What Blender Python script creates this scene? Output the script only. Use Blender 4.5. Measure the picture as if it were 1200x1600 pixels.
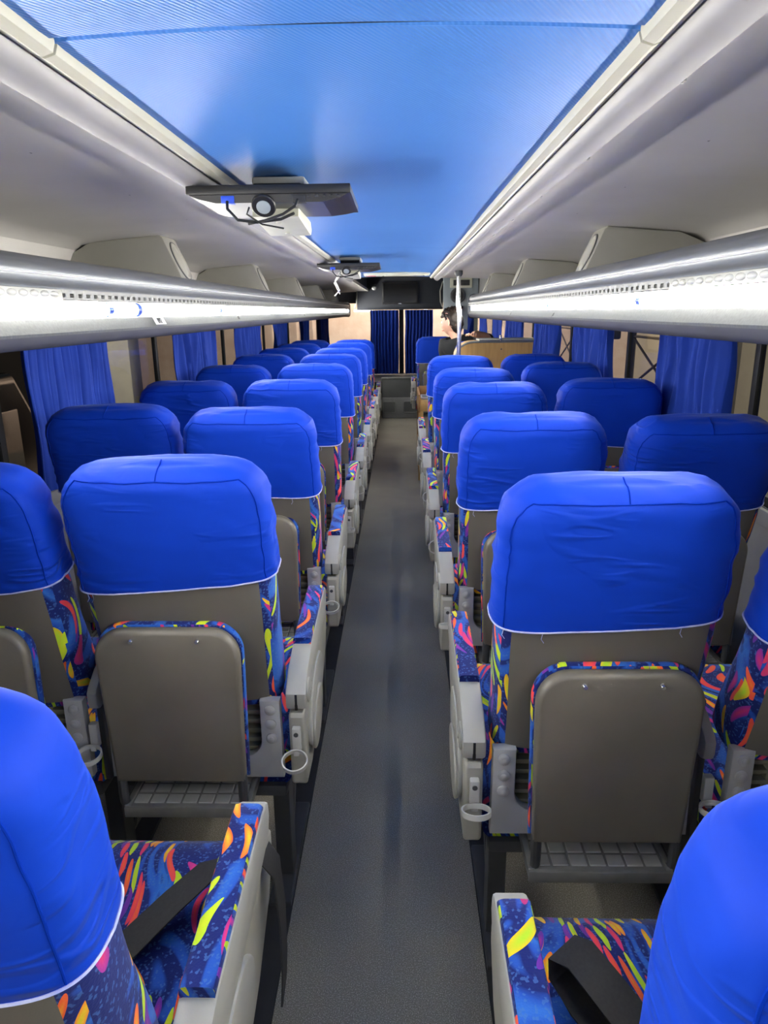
import bpy, bmesh, math, random
from mathutils import Vector, Matrix, noise

for o in list(bpy.data.objects):
    bpy.data.objects.remove(o)
scene = bpy.context.scene
COL = scene.collection
R = math.radians
PI = math.pi

# ------------------------------------------------------------------ camera, world, exposure
cam_d = bpy.data.cameras.new('camera')
cam = bpy.data.objects.new('camera', cam_d)
COL.objects.link(cam)
cam_d.sensor_fit = 'VERTICAL'
cam_d.sensor_height = 36.0
cam_d.lens = 1110.0 / 1600.0 * 36.0
cam_d.clip_start = 0.02
cam.matrix_world = (Matrix.Translation((0.06, 0.0, 1.40)) @ Matrix.Rotation(R(1.4782), 4, 'Z')
                    @ Matrix.Rotation(R(90 - 15.7793), 4, 'X') @ Matrix.Rotation(-0.012, 4, 'Z'))
scene.camera = cam

world = bpy.data.worlds.new('world')
scene.world = world
world.use_nodes = True
world.node_tree.nodes['Background'].inputs[0].default_value = (0.55, 0.6, 0.7, 1)
world.node_tree.nodes['Background'].inputs[1].default_value = 0.05

scene.view_settings.view_transform = 'Standard'
scene.view_settings.look = 'None'
scene.view_settings.gamma = 1.0
scene.view_settings.use_curve_mapping = False
scene.view_settings.exposure = 0.8
TUBE_POWER = 62.0


def area(name, loc, target, sx, sy, power, color=(1, 1, 1)):
    d = bpy.data.lights.new(name, 'AREA')
    d.shape = 'RECTANGLE'; d.size = sx; d.size_y = sy; d.energy = power; d.color = color
    o = bpy.data.objects.new(name, d); COL.objects.link(o)
    o.location = loc
    o.rotation_euler = (Vector(target) - Vector(loc)).to_track_quat('-Z', 'Y').to_euler()
    return o


# unseen lights added outside to brighten the yard walls and left column
area('yard_fill_front', (0.2, 12.6, 3.6), (0.2, 14.5, 1.0), 3.0, 0.5, 250, (1.0, 0.86, 0.76))
area('yard_fill_right', (2.6, 4.5, 4.6), (4.6, 4.5, 1.2), 6.0, 0.5, 300, (1.0, 0.93, 0.82))
sd = bpy.data.lights.new('yard_fill_left', 'SPOT')
sd.energy = 330; sd.spot_size = R(30); sd.color = (1.0, 0.9, 0.78); sd.shadow_soft_size = 0.1
so = bpy.data.objects.new('yard_fill_left', sd); COL.objects.link(so)
so.location = (-1.9, 3.9, 3.6)
so.rotation_euler = (Vector((-2.2, 5.8, 1.2)) - so.location).to_track_quat('-Z', 'Y').to_euler()

# ------------------------------------------------------------------ materials
MATS = {}


def base_mat(name, color, rough=0.5, metal=0.0, spec=0.5):
    m = bpy.data.materials.new(name); m.use_nodes = True
    b = m.node_tree.nodes['Principled BSDF']
    b.inputs['Base Color'].default_value = (*color, 1)
    b.inputs['Roughness'].default_value = rough
    b.inputs['Metallic'].default_value = metal
    b.inputs['Specular IOR Level'].default_value = spec
    MATS[name] = m
    return m, m.node_tree, b


def N(nt, typ, **kw):
    n = nt.nodes.new(typ)
    for k, v in kw.items():
        if k.startswith('_'):
            setattr(n, k[1:], v)
        else:
            n.inputs[k.replace('__', ' ')].default_value = v
    return n


def ramp(nt, src, stops, interp='LINEAR'):
    r = nt.nodes.new('ShaderNodeValToRGB')
    r.color_ramp.interpolation = interp
    while len(r.color_ramp.elements) < len(stops):
        r.color_ramp.elements.new(0.5)
    for e, (p, c) in zip(r.color_ramp.elements, stops):
        e.position = p
        e.color = (*c, 1) if len(c) == 3 else c
    nt.links.new(src, r.inputs[0])
    return r


def bump(nt, b, src, strength, dist):
    bp = nt.nodes.new('ShaderNodeBump')
    bp.inputs['Strength'].default_value = strength
    bp.inputs['Distance'].default_value = dist
    nt.links.new(src, bp.inputs['Height'])
    nt.links.new(bp.outputs[0], b.inputs['Normal'])
    return bp


def mottled(name, c1, c2, scale=8.0, rough=0.5, metal=0.0, bscale=None, bstr=0.2, bdist=0.002, spec=0.5, stretch=None, detail=4.0):
    m, nt, b = base_mat(name, c1, rough, metal, spec)
    tc = N(nt, 'ShaderNodeTexCoord')
    vec = tc.outputs['Object']
    if stretch:
        mp = N(nt, 'ShaderNodeMapping'); mp.inputs['Scale'].default_value = stretch
        nt.links.new(vec, mp.inputs[0]); vec = mp.outputs[0]
    n = N(nt, 'ShaderNodeTexNoise', Scale=scale, Detail=detail)
    nt.links.new(vec, n.inputs['Vector'])
    r = ramp(nt, n.outputs['Fac'], [(0.3, c1), (0.7, c2)])
    nt.links.new(r.outputs[0], b.inputs['Base Color'])
    if bscale:
        n2 = N(nt, 'ShaderNodeTexNoise', Scale=bscale, Detail=3.0)
        nt.links.new(vec, n2.inputs['Vector'])
        bump(nt, b, n2.outputs['Fac'], bstr, bdist)
    return m, nt, b


# blue stretch covers
m, nt, b = mottled('cover', (0.002, 0.038, 0.42), (0.003, 0.044, 0.48), 5.0, 0.65, spec=0.15, bscale=9.0, bstr=0.35, bdist=0.006)
tc = N(nt, 'ShaderNodeTexCoord'); oi = N(nt, 'ShaderNodeObjectInfo')
av = N(nt, 'ShaderNodeVectorMath', _operation='ADD'); nt.links.new(tc.outputs['Object'], av.inputs[0]); nt.links.new(oi.outputs['Random'], av.inputs[1])
hs = []
for rot_, scl_, k_ in (((0, R(38), 0), (5, 8, 26), 1.0), ((0, R(-30), 0), (6, 8, 30), 1.0), ((0, R(80), 0), (4, 6, 16), 0.7)):
    mp = N(nt, 'ShaderNodeMapping'); mp.inputs['Rotation'].default_value = rot_; mp.inputs['Scale'].default_value = scl_
    nt.links.new(av.outputs[0], mp.inputs[0])
    nn = N(nt, 'ShaderNodeTexNoise', Scale=1.0, Detail=1.0); nt.links.new(mp.outputs[0], nn.inputs['Vector'])
    rp = ramp(nt, nn.outputs['Fac'], [(0.50, (0, 0, 0)), (0.60, (k_, k_, k_)), (0.66, (0.1, 0.1, 0.1)), (0.72, (0, 0, 0))], 'EASE')
    hs.append(rp.outputs[0])
a1_ = N(nt, 'ShaderNodeMath', _operation='ADD'); nt.links.new(hs[0], a1_.inputs[0]); nt.links.new(hs[1], a1_.inputs[1])
a2_ = N(nt, 'ShaderNodeMath', _operation='ADD'); nt.links.new(a1_.outputs[0], a2_.inputs[0]); nt.links.new(hs[2], a2_.inputs[1])
mkn = N(nt, 'ShaderNodeTexNoise', Scale=6.0, Detail=1.0); nt.links.new(av.outputs[0], mkn.inputs['Vector'])
mkr = ramp(nt, mkn.outputs['Fac'], [(0.46, (0, 0, 0)), (0.66, (1, 1, 1))])
mku = N(nt, 'ShaderNodeMath', _operation='MULTIPLY'); nt.links.new(a2_.outputs[0], mku.inputs[0]); nt.links.new(mkr.outputs[0], mku.inputs[1])
bump(nt, b, mku.outputs[0], 0.5, 0.005)
b.inputs['Sheen Weight'].default_value = 0.10
b.inputs['Sheen Roughness'].default_value = 0.4
b.inputs['Sheen Tint'].default_value = (0.45, 0.6, 1, 1)
mottled('cover_seam', (0.002, 0.026, 0.32), (0.002, 0.030, 0.36), 20.0, 0.9, spec=0.05)
mottled('hem_thread', (0.55, 0.58, 0.75), (0.3, 0.35, 0.7), 60.0, 0.8)
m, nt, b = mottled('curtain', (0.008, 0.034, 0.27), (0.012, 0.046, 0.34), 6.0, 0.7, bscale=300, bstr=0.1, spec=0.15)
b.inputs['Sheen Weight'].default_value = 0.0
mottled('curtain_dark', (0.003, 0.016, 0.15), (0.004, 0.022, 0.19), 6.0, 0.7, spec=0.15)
# grey-brown vinyl seat back
mottled('vinyl', (0.120, 0.110, 0.090), (0.148, 0.136, 0.110), 6.0, 0.42, bscale=420, bstr=0.12, bdist=0.001)
mottled('vinyl_panel', (0.130, 0.118, 0.094), (0.170, 0.154, 0.122), 7.0, 0.36, bscale=420, bstr=0.12, bdist=0.001)
mottled('plastic_grey', (0.36, 0.36, 0.325), (0.40, 0.40, 0.36), 9.0, 0.42, bscale=500, bstr=0.05)
mottled('plastic_warm', (0.33, 0.325, 0.275), (0.37, 0.36, 0.31), 9.0, 0.42)
mottled('metal_paint', (0.43, 0.43, 0.42), (0.48, 0.48, 0.465), 10.0, 0.38, metal=0.1)
mottled('ring_plastic', (0.55, 0.55, 0.52), (0.48, 0.48, 0.45), 10.0, 0.35)
mottled('grille', (0.20, 0.19, 0.125), (0.24, 0.225, 0.15), 10.0, 0.5)
mottled('dark_metal', (0.045, 0.047, 0.052), (0.065, 0.067, 0.070), 10.0, 0.45)
mottled('tread', (0.46, 0.46, 0.43), (0.36, 0.36, 0.335), 20.0, 0.4, metal=0.25)
mottled('black', (0.008, 0.008, 0.009), (0.014, 0.014, 0.015), 12.0, 0.4)
mottled('strap', (0.012, 0.012, 0.013), (0.02, 0.02, 0.021), 200.0, 0.6)
mottled('rubber', (0.018, 0.018, 0.02), (0.026, 0.026, 0.028), 12.0, 0.7)

# bright patterned moquette
m, nt, b = base_mat('moquette', (0.01, 0.03, 0.2), 0.85, 0, 0.2)
L = nt.links
tc = N(nt, 'ShaderNodeTexCoord')
oi = N(nt, 'ShaderNodeObjectInfo')
sc = N(nt, 'ShaderNodeVectorMath', _operation='SCALE'); sc.inputs[3].default_value = 7.0
cb = N(nt, 'ShaderNodeCombineXYZ'); L.new(oi.outputs['Random'], cb.inputs[0]); L.new(oi.outputs['Random'], cb.inputs[1])
L.new(cb.outputs[0], sc.inputs[0])
ad = N(nt, 'ShaderNodeVectorMath', _operation='ADD')
L.new(tc.outputs['UV'], ad.inputs[0]); L.new(sc.outputs[0], ad.inputs[1])
P = ad.outputs[0]
nz = N(nt, 'ShaderNodeTexNoise', Scale=5.0, Detail=0.5); L.new(P, nz.inputs['Vector'])
sb = N(nt, 'ShaderNodeVectorMath', _operation='SUBTRACT'); L.new(nz.outputs['Color'], sb.inputs[0]); sb.inputs[1].default_value = (0.5, 0.5, 0.5)
s2 = N(nt, 'ShaderNodeVectorMath', _operation='SCALE'); s2.inputs[3].default_value = 0.20; L.new(sb.outputs[0], s2.inputs[0])
ad2 = N(nt, 'ShaderNodeVectorMath', _operation='ADD'); L.new(P, ad2.inputs[0]); L.new(s2.outputs[0], ad2.inputs[1])
# pale blue swirls
mp = N(nt, 'ShaderNodeMapping'); mp.inputs['Scale'].default_value = (9, 4, 1); mp.inputs['Rotation'].default_value = (0, 0, 0.6)
L.new(ad2.outputs[0], mp.inputs[0])
wv = N(nt, 'ShaderNodeTexNoise', Scale=1.3, Detail=1.5, Distortion=1.6)
L.new(mp.outputs[0], wv.inputs['Vector'])
sw = ramp(nt, wv.outputs['Fac'], [(0.0, (0.025, 0.14, 0.55)), (0.36, (0.015, 0.085, 0.42)), (0.40, (0.006, 0.015, 0.13)), (0.52, (0.006, 0.016, 0.14)), (0.56, (0.014, 0.08, 0.42)), (0.66, (0.025, 0.14, 0.52)), (0.70, (0.006, 0.015, 0.13))])
# woven speckle
vs = N(nt, 'ShaderNodeTexVoronoi', Scale=330.0, _voronoi_dimensions='2D'); L.new(P, vs.inputs['Vector'])
spk = ramp(nt, vs.outputs['Color'], [(0.0, (0, 0, 0)), (0.74, (0, 0, 0)), (0.78, (1, 1, 1))], 'LINEAR')
mx = N(nt, 'ShaderNodeMixRGB'); mx.inputs[2].default_value = (0.06, 0.16, 0.42, 1)
ml = N(nt, 'ShaderNodeMath', _operation='MULTIPLY'); ml.inputs[1].default_value = 0.55
L.new(spk.outputs[0], ml.inputs[0]); L.new(ml.outputs[0], mx.inputs[0]); L.new(sw.outputs[0], mx.inputs[1])
# neon brush strokes
last = mx.outputs[0]
for (scl, rot, seed, thr, keep) in (((52, 8.5, 1), (0, 0, 0.45), 0.0, 0.30, 0.45), ((46, 8.0, 1), (0, 0, -0.5), 3.7, 0.28, 0.52)):
    mp = N(nt, 'ShaderNodeMapping'); mp.inputs['Scale'].default_value = scl; mp.inputs['Rotation'].default_value = rot
    mp.inputs['Location'].default_value = (seed, seed * 2, seed * 3)
    L.new(ad2.outputs[0], mp.inputs[0])
    vo = N(nt, 'ShaderNodeTexVoronoi', Scale=1.0, _voronoi_dimensions='2D'); vo.inputs['Randomness'].default_value = 0.8
    L.new(mp.outputs[0], vo.inputs['Vector'])
    lt = N(nt, 'ShaderNodeMath', _operation='LESS_THAN'); lt.inputs[1].default_value = thr
    L.new(vo.outputs['Distance'], lt.inputs[0])
    sep = N(nt, 'ShaderNodeSeparateColor'); L.new(vo.outputs['Color'], sep.inputs[0])
    gt = N(nt, 'ShaderNodeMath', _operation='GREATER_THAN'); gt.inputs[1].default_value = keep
    L.new(sep.outputs[0], gt.inputs[0])
    mk = N(nt, 'ShaderNodeMath', _operation='MULTIPLY'); L.new(lt.outputs[0], mk.inputs[0]); L.new(gt.outputs[0], mk.inputs[1])
    # colour runs along the stroke a little
    adn = N(nt, 'ShaderNodeMath', _operation='MULTIPLY_ADD'); adn.inputs[1].default_value = 0.5; L.new(vo.outputs['Distance'], adn.inputs[0]); L.new(sep.outputs[1], adn.inputs[2])
    cr = ramp(nt, adn.outputs[0], [(0.0, (0.72, 0.75, 0.02)), (0.28, (0.45, 0.72, 0.03)), (0.42, (0.85, 0.55, 0.02)), (0.55, (0.95, 0.16, 0.03)), (0.72, (0.90, 0.06, 0.08)), (0.88, (0.55, 0.03, 0.22)), (1.0, (0.16, 0.03, 0.35))])
    mm = N(nt, 'ShaderNodeMixRGB'); L.new(mk.outputs[0], mm.inputs[0]); L.new(last, mm.inputs[1]); L.new(cr.outputs[0], mm.inputs[2])
    last = mm.outputs[0]
L.new(last, b.inputs['Base Color'])
bump(nt, b, vs.outputs['Distance'], 0.25, 0.001)
b.inputs['Sheen Weight'].default_value = 0.1

# blue ribbed ceiling lining
m, nt, b = mottled('blue_lining', (0.050, 0.185, 0.55), (0.066, 0.22, 0.61), 1.6, 0.40)
tc = N(nt, 'ShaderNodeTexCoord')
mp = N(nt, 'ShaderNodeMapping'); mp.inputs['Rotation'].default_value = (0, 0, R(32))
nt.links.new(tc.outputs['Object'], mp.inputs[0])
w1 = N(nt, 'ShaderNodeTexWave', Scale=56.0, Distortion=0.0)
nt.links.new(mp.outputs[0], w1.inputs['Vector'])
bump(nt, b, w1.outputs['Fac'], 0.32, 0.0013)

mottled('side_lining', (0.57, 0.545, 0.52), (0.64, 0.615, 0.585), 2.5, 0.6, bscale=160, bstr=0.15, bdist=0.001)
mottled('cream_trim', (0.46, 0.44, 0.34), (0.53, 0.52, 0.43), 10.0, 0.4, stretch=(3, 0.6, 3))
mottled('grey_trim', (0.30, 0.29, 0.29), (0.35, 0.34, 0.34), 6.0, 0.45)
mottled('aluminium', (0.165, 0.175, 0.19), (0.21, 0.22, 0.235), 14.0, 0.36, metal=0.45, stretch=(8, 0.5, 8))
mottled('strip_metal', (0.20, 0.205, 0.20), (0.25, 0.255, 0.25), 14.0, 0.45, metal=0.2)
mottled('trough_white', (0.45, 0.45, 0.44), (0.50, 0.50, 0.49), 14.0, 0.5)
mottled('plate_dark', (0.17, 0.17, 0.16), (0.22, 0.22, 0.205), 20.0, 0.45, metal=0.25)
mottled('rack_panel', (0.085, 0.090, 0.090), (0.120, 0.126, 0.126), 160.0, 0.5, metal=0.2, detail=2)
mottled('rack_shade', (0.050, 0.052, 0.066), (0.065, 0.067, 0.082), 8.0, 0.6)  # shade of the unlit rack underside, put into a darker base colour
mottled('bracket', (0.29, 0.283, 0.25), (0.325, 0.317, 0.285), 6.0, 0.45)
mottled('charcoal', (0.028, 0.032, 0.042), (0.04, 0.045, 0.056), 5.0, 0.6, bscale=200, bstr=0.1)
mottled('pillar_grey', (0.24, 0.28, 0.31), (0.28, 0.32, 0.35), 5.0, 0.5)
mottled('front_panel', (0.085, 0.09, 0.09), (0.10, 0.105, 0.105), 8.0, 0.45)
mottled('front_panel_light', (0.17, 0.175, 0.175), (0.20, 0.205, 0.205), 8.0, 0.45)
mottled('cream_plastic', (0.52, 0.52, 0.42), (0.60, 0.60, 0.50), 14.0, 0.4)
mottled('monitor_black', (0.011, 0.011, 0.013), (0.018, 0.018, 0.02), 12.0, 0.35)
mottled('screen', (0.006, 0.006, 0.007), (0.008, 0.008, 0.009), 4.0, 0.12)
mottled('vga_blue', (0.02, 0.07, 0.55), (0.03, 0.09, 0.65), 10.0, 0.4)
mottled('chrome', (0.70, 0.71, 0.73), (0.78, 0.79, 0.80), 10.0, 0.2, metal=0.9)
mottled('wall_inner', (0.20, 0.20, 0.20), (0.24, 0.24, 0.24), 5.0, 0.6)
mottled('red_plastic', (0.5, 0.03, 0.03), (0.6, 0.05, 0.04), 10.0, 0.4)
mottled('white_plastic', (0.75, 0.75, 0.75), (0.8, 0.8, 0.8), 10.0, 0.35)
m, nt, b = mottled('wood', (0.42, 0.24, 0.075), (0.55, 0.34, 0.12), 3.0, 0.42, stretch=(12, 1.5, 1.5), detail=6)
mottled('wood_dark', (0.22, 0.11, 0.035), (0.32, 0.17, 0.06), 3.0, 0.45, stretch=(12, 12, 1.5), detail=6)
mottled('skin', (0.62, 0.34, 0.23), (0.68, 0.39, 0.28), 12.0, 0.5)
mottled('hair', (0.006, 0.004, 0.003), (0.018, 0.011, 0.007), 60.0, 0.5, spec=0.3)
mottled('shirt', (0.006, 0.0065, 0.007), (0.010, 0.0105, 0.011), 20.0, 0.8)
mottled('trousers', (0.02, 0.025, 0.05), (0.03, 0.035, 0.06), 20.0, 0.8)
mottled('pink_wall', (0.70, 0.52, 0.42), (0.82, 0.66, 0.56), 5.0, 0.9, bscale=30, bstr=0.3, bdist=0.01)
mottled('beige_wall', (0.34, 0.31, 0.25), (0.42, 0.39, 0.31), 1.2, 0.9, bscale=30, bstr=0.2, bdist=0.01)
mottled('dark_wall', (0.008, 0.0075, 0.007), (0.016, 0.015, 0.014), 1.5, 0.9)
mottled('yard_floor', (0.12, 0.115, 0.10), (0.18, 0.17, 0.15), 1.5, 0.9)
mottled('steel_bar', (0.05, 0.045, 0.04), (0.08, 0.07, 0.06), 10.0, 0.6)
mottled('car_dark', (0.006, 0.007, 0.011), (0.010, 0.011, 0.016), 4.0, 0.2)
mottled('concrete', (0.50, 0.46, 0.39), (0.58, 0.54, 0.46), 8.0, 0.8)

# speckled floor covering
m, nt, b = base_mat('floor_vinyl', (0.06, 0.063, 0.066), 0.55, 0, 0.35)
tc = N(nt, 'ShaderNodeTexCoord')
v1 = N(nt, 'ShaderNodeTexNoise', Scale=420.0, Detail=2.0); nt.links.new(tc.outputs['Object'], v1.inputs['Vector'])
r1 = ramp(nt, v1.outputs['Fac'], [(0.38, (0.225, 0.208, 0.165)), (0.55, (0.315, 0.292, 0.236)), (0.66, (0.58, 0.55, 0.47))])
v2 = N(nt, 'ShaderNodeTexNoise', Scale=2.2, Detail=5.0); nt.links.new(tc.outputs['Object'], v2.inputs['Vector'])
r2 = ramp(nt, v2.outputs['Fac'], [(0.3, (0.85, 0.85, 0.85)), (0.7, (1.1, 1.1, 1.1))])
mm = N(nt, 'ShaderNodeMixRGB', _blend_type='MULTIPLY'); mm.inputs[0].default_value = 1
nt.links.new(r1.outputs[0], mm.inputs[1]); nt.links.new(r2.outputs[0], mm.inputs[2])
nt.links.new(mm.outputs[0], b.inputs['Base Color'])
bump(nt, b, v1.outputs['Fac'], 0.15, 0.001)

# lit tubes
m, nt, b = base_mat('tube_glow', (1, 1, 1), 0.4)
b.inputs['Emission Color'].default_value = (1.0, 0.975, 0.91, 1)
b.inputs['Emission Strength'].default_value = TUBE_POWER
base_mat('tube_cap', (0.02, 0.07, 0.45), 0.3)
# clear lens strip
m, nt, b = base_mat('clear_lens', (0.9, 0.9, 0.82), 0.25)
b.inputs['Transmission Weight'].default_value = 0.3
# window glass
m = bpy.data.materials.new('glass'); m.use_nodes = True; MATS['glass'] = m
nt = m.node_tree; nt.nodes.remove(nt.nodes['Principled BSDF'])
tr = N(nt, 'ShaderNodeBsdfTransparent'); tr.inputs[0].default_value = (0.80, 0.82, 0.80, 1)
gl = N(nt, 'ShaderNodeBsdfGlossy', Roughness=0.02)
lw = N(nt, 'ShaderNodeLayerWeight', Blend=0.5)
fp_ = N(nt, 'ShaderNodeMath', _operation='POWER'); fp_.inputs[1].default_value = 5.0
nt.links.new(lw.outputs['Facing'], fp_.inputs[0])
fr = N(nt, 'ShaderNodeMath', _operation='MULTIPLY_ADD'); fr.inputs[1].default_value = 0.5; fr.inputs[2].default_value = 0.03
nt.links.new(fp_.outputs[0], fr.inputs[0])
mx = N(nt, 'ShaderNodeMixShader')
nt.links.new(fr.outputs[0], mx.inputs[0]); nt.links.new(tr.outputs[0], mx.inputs[1]); nt.links.new(gl.outputs[0], mx.inputs[2])
nt.links.new(mx.outputs[0], nt.nodes['Material Output'].inputs[0])


# ------------------------------------------------------------------ mesh helpers
class MB:
    def __init__(self):
        self.bm = bmesh.new()

    def _take(self, other):
        me = bpy.data.meshes.new('tmp')
        other.to_mesh(me); other.free()
        self.bm.from_mesh(me); bpy.data.meshes.remove(me)
        return self

    def box(self, x0, x1, y0, y1, z0, z1, r=0.0, seg=2, mat=None):
        t = bmesh.new()
        bmesh.ops.create_cube(t, size=1)
        for v in t.verts:
            v.co = Vector(((x0 + x1) / 2 + v.co.x * (x1 - x0), (y0 + y1) / 2 + v.co.y * (y1 - y0), (z0 + z1) / 2 + v.co.z * (z1 - z0)))
        if r > 0:
            bmesh.ops.bevel(t, geom=t.edges[:], offset=r, segments=seg, profile=0.5, affect='EDGES')
        if mat:
            bmesh.ops.transform(t, matrix=mat, verts=t.verts)
        return self._take(t)

    def tube(self, pts, r, n=8, cap=True, closed=False):
        bm = self.bm
        pts = [Vector(p) for p in pts]
        rings = []
        k = len(pts)
        up = None
        for i, p in enumerate(pts):
            if closed:
                d = (pts[(i + 1) % k] - pts[i - 1])
            else:
                d = pts[min(i + 1, k - 1)] - pts[max(i - 1, 0)]
            d.normalize()
            if up is None:
                up = Vector((0, 0, 1)) if abs(d.z) < 0.9 else Vector((1, 0, 0))
            a = d.cross(up)
            if a.length < 1e-5:
                a = d.orthogonal()
            a.normalize()
            bb = d.cross(a).normalized()
            up = -bb if False else (a.cross(d)).normalized()
            rr = r[i] if isinstance(r, (list, tuple)) else r
            rings.append([bm.verts.new(p + (a * math.cos(2 * PI * j / n) + up * math.sin(2 * PI * j / n)) * rr) for j in range(n)])
        m_ = k if closed else k - 1
        for i in range(m_):
            A, B = rings[i], rings[(i + 1) % k]
            for j in range(n):
                bm.faces.new((A[j], A[(j + 1) % n], B[(j + 1) % n], B[j]))
        if cap and not closed:
            bm.faces.new(rings[0][::-1]); bm.faces.new(rings[-1])
        return self

    def loft(self, rings, cap0=True, cap1=True, closed=True):
        bm = self.bm
        V = [[bm.verts.new(p) for p in r] for r in rings]
        n = len(V[0])
        for A, B in zip(V[:-1], V[1:]):
            for j in range(n if closed else n - 1):
                bm.faces.new((A[j], A[(j + 1) % n], B[(j + 1) % n], B[j]))
        if closed and cap0: bm.faces.new(V[0][::-1])
        if closed and cap1: bm.faces.new(V[-1])
        return self

    def prism(self, poly, axis, a, b_, r=0.0, seg=2):
        """poly: 2D outline, extruded along axis from a to b_"""
        t = bmesh.new()
        def mk(p, q):
            return {'x': (q, p[0], p[1]), 'y': (p[0], q, p[1]), 'z': (p[0], p[1], q)}[axis]
        v0 = [t.verts.new(mk(p, a)) for p in poly]
        v1 = [t.verts.new(mk(p, b_)) for p in poly]
        f0 = t.faces.new(v0); f1 = t.faces.new(v1[::-1])
        n = len(poly)
        for j in range(n):
            t.faces.new((v0[j], v1[j], v1[(j + 1) % n], v0[(j + 1) % n]))
        bmesh.ops.recalc_face_normals(t, faces=t.faces)
        if r > 0:
            es = [e for e in t.edges if (e.verts[0] in v0) == (e.verts[1] in v0)]
            bmesh.ops.bevel(t, geom=es, offset=r, segments=seg, profile=0.5, affect='EDGES')
        return self._take(t)

    def disc(self, c, axis, rad, h, n=20, r2=None):
        """short cylinder (optionally tapered) starting at c, running along axis"""
        ax = Vector(axis).normalized()
        a = ax.orthogonal().normalized(); b2 = ax.cross(a)
        c = Vector(c); r2 = rad if r2 is None else r2
        rings = []
        for (o, rr) in ((0, rad), (h * 0.6, rad), (h, r2)):
            rings.append([c + ax * o + (a * math.cos(2 * PI * j / n) + b2 * math.sin(2 * PI * j / n)) * rr for j in range(n)])
        return self.loft(rings)

    def mesh(self, name, mat, sx=1, angle=35, smooth=True):
        bm = self.bm
        if sx < 0:
            for v in bm.verts: v.co.x = -v.co.x
        bmesh.ops.recalc_face_normals(bm, faces=bm.faces)
        if mat == 'moquette':       # flat cloth coordinates in metres, by the way each face looks
            uvl = bm.loops.layers.uv.new('cloth')
            for f in bm.faces:
                nx_, ny_, nz_ = (abs(c) for c in f.normal)
                for lp in f.loops:
                    c = lp.vert.co
                    lp[uvl].uv = (c.y, c.z) if nx_ > max(ny_, nz_) else ((c.x, c.z) if ny_ > nz_ else (c.x, c.y))
        me = bpy.data.meshes.new(name)
        bm.to_mesh(me); bm.free()
        if mat: me.materials.append(MATS[mat])
        if smooth:
            me.polygons.foreach_set('use_smooth', [True] * len(me.polygons))
            me.set_sharp_from_angle(angle=R(angle))
        return me


def link(name, me, parent=None, loc=None, rot=None):
    o = bpy.data.objects.new(name, me); COL.objects.link(o)
    if parent is not None: o.parent = parent
    if loc is not None: o.location = loc
    if rot is not None: o.rotation_euler = rot
    return o


def build(mb, name, mat, parent=None, **kw):
    return link(name, mb.mesh(name, mat, **kw), parent)


def tag(o, label, cat, group=None, kind=None):
    o['label'] = label; o['category'] = cat
    if group: o['group'] = group
    if kind: o['kind'] = kind
    return o


def struct(o, label=None, cat=None):
    o['kind'] = 'structure'
    if label: o['label'] = label
    if cat: o['category'] = cat
    return o


def empty(name, loc, rz=0):
    o = bpy.data.objects.new(name, None); COL.objects.link(o)
    o.location = loc; o.rotation_euler = (0, 0, rz); o.empty_display_size = 0.05
    return o


def rrect(x0, x1, z0, z1, r, n=6, corners=(1, 1, 1, 1)):
    """rounded rectangle outline; corners = bl, br, tr, tl"""
    pts = []
    for (cx, cz, a0, on) in ((x0, z0, PI, corners[0]), (x1, z0, 1.5 * PI, corners[1]), (x1, z1, 0, corners[2]), (x0, z1, 0.5 * PI, corners[3])):
        if not on:
            pts.append((cx, cz)); continue
        ccx = cx + r if cx == x0 else cx - r
        ccz = cz + r if cz == z0 else cz - r
        for i in range(n + 1):
            a = a0 + 0.5 * PI * i / n
            pts.append((ccx + r * math.cos(a), ccz + r * math.sin(a)))
    return pts


# ------------------------------------------------------------------ the setting
YB, YF = -0.9, 11.4
floor = struct(build(MB().box(-1.18, 1.18, YB, YF, -0.06, 0.0), 'floor', 'floor_vinyl'), 'dark grey speckled floor covering of the bus aisle', 'floor')

XW = 1.15
LW = [-0.9, 0.70, 2.13, 3.62, 5.03, 6.55, 8.0, 9.5, 10.9]
RW = [-0.9, 1.00, 2.27, 3.57, 4.78, 6.18, 7.55, 8.9, 10.9]
ZW0, ZW1 = 0.82, 1.50
wn = 0
for side, sg, bounds in (('left', -1, LW), ('right', 1, RW)):
    x0, x1 = sorted((sg * XW, sg * (XW + 0.05)))
    mb = MB().box(x0, x1, YB, YF, 0, ZW0).box(x0, x1, YB, YF, ZW1, 1.95)
    mb.box(x0, x1, bounds[-1], YF, ZW0, ZW1).box(*sorted((sg * (XW - 0.02), sg * XW)), YB, bounds[-1], ZW0 - 0.05, ZW0, 0.006)
    struct(build(mb, 'wall_' + side, 'wall_inner'), 'grey bus side wall below the windows on the %s' % side, 'wall')
    for a, c in zip(bounds[:-1], bounds[1:]):
        wn += 1
        wk = bounds.index(a)
        f = MB()
        w = 0.024
        f.box(x0 + 0.016, x1 - 0.016, a, a + w, ZW0, ZW1).box(x0 + 0.016, x1 - 0.016, c - w * 0.3, c, ZW0, ZW1)
        f.box(x0 + 0.004, x1 - 0.004, a + w, c - w * 0.3, ZW0, ZW0 + 0.03).box(x0 + 0.004, x1 - 0.004, a + w, c - w * 0.3, ZW1 - 0.03, ZW1)
        fo = struct(build(f, 'window_%d' % wn, 'black'), 'black-framed bus window on the %s, %s from the camera' % (side, ('nearest', 'second', 'third', 'fourth', 'fifth', 'sixth', 'seventh', 'eighth')[wk]), 'window')
        xm = (x0 + x1) / 2
        build(MB().box(xm - 0.003, xm + 0.003, a + w, c - w * 0.3, ZW0 + 0.03, ZW1 - 0.03), 'pane', 'glass', fo)

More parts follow.
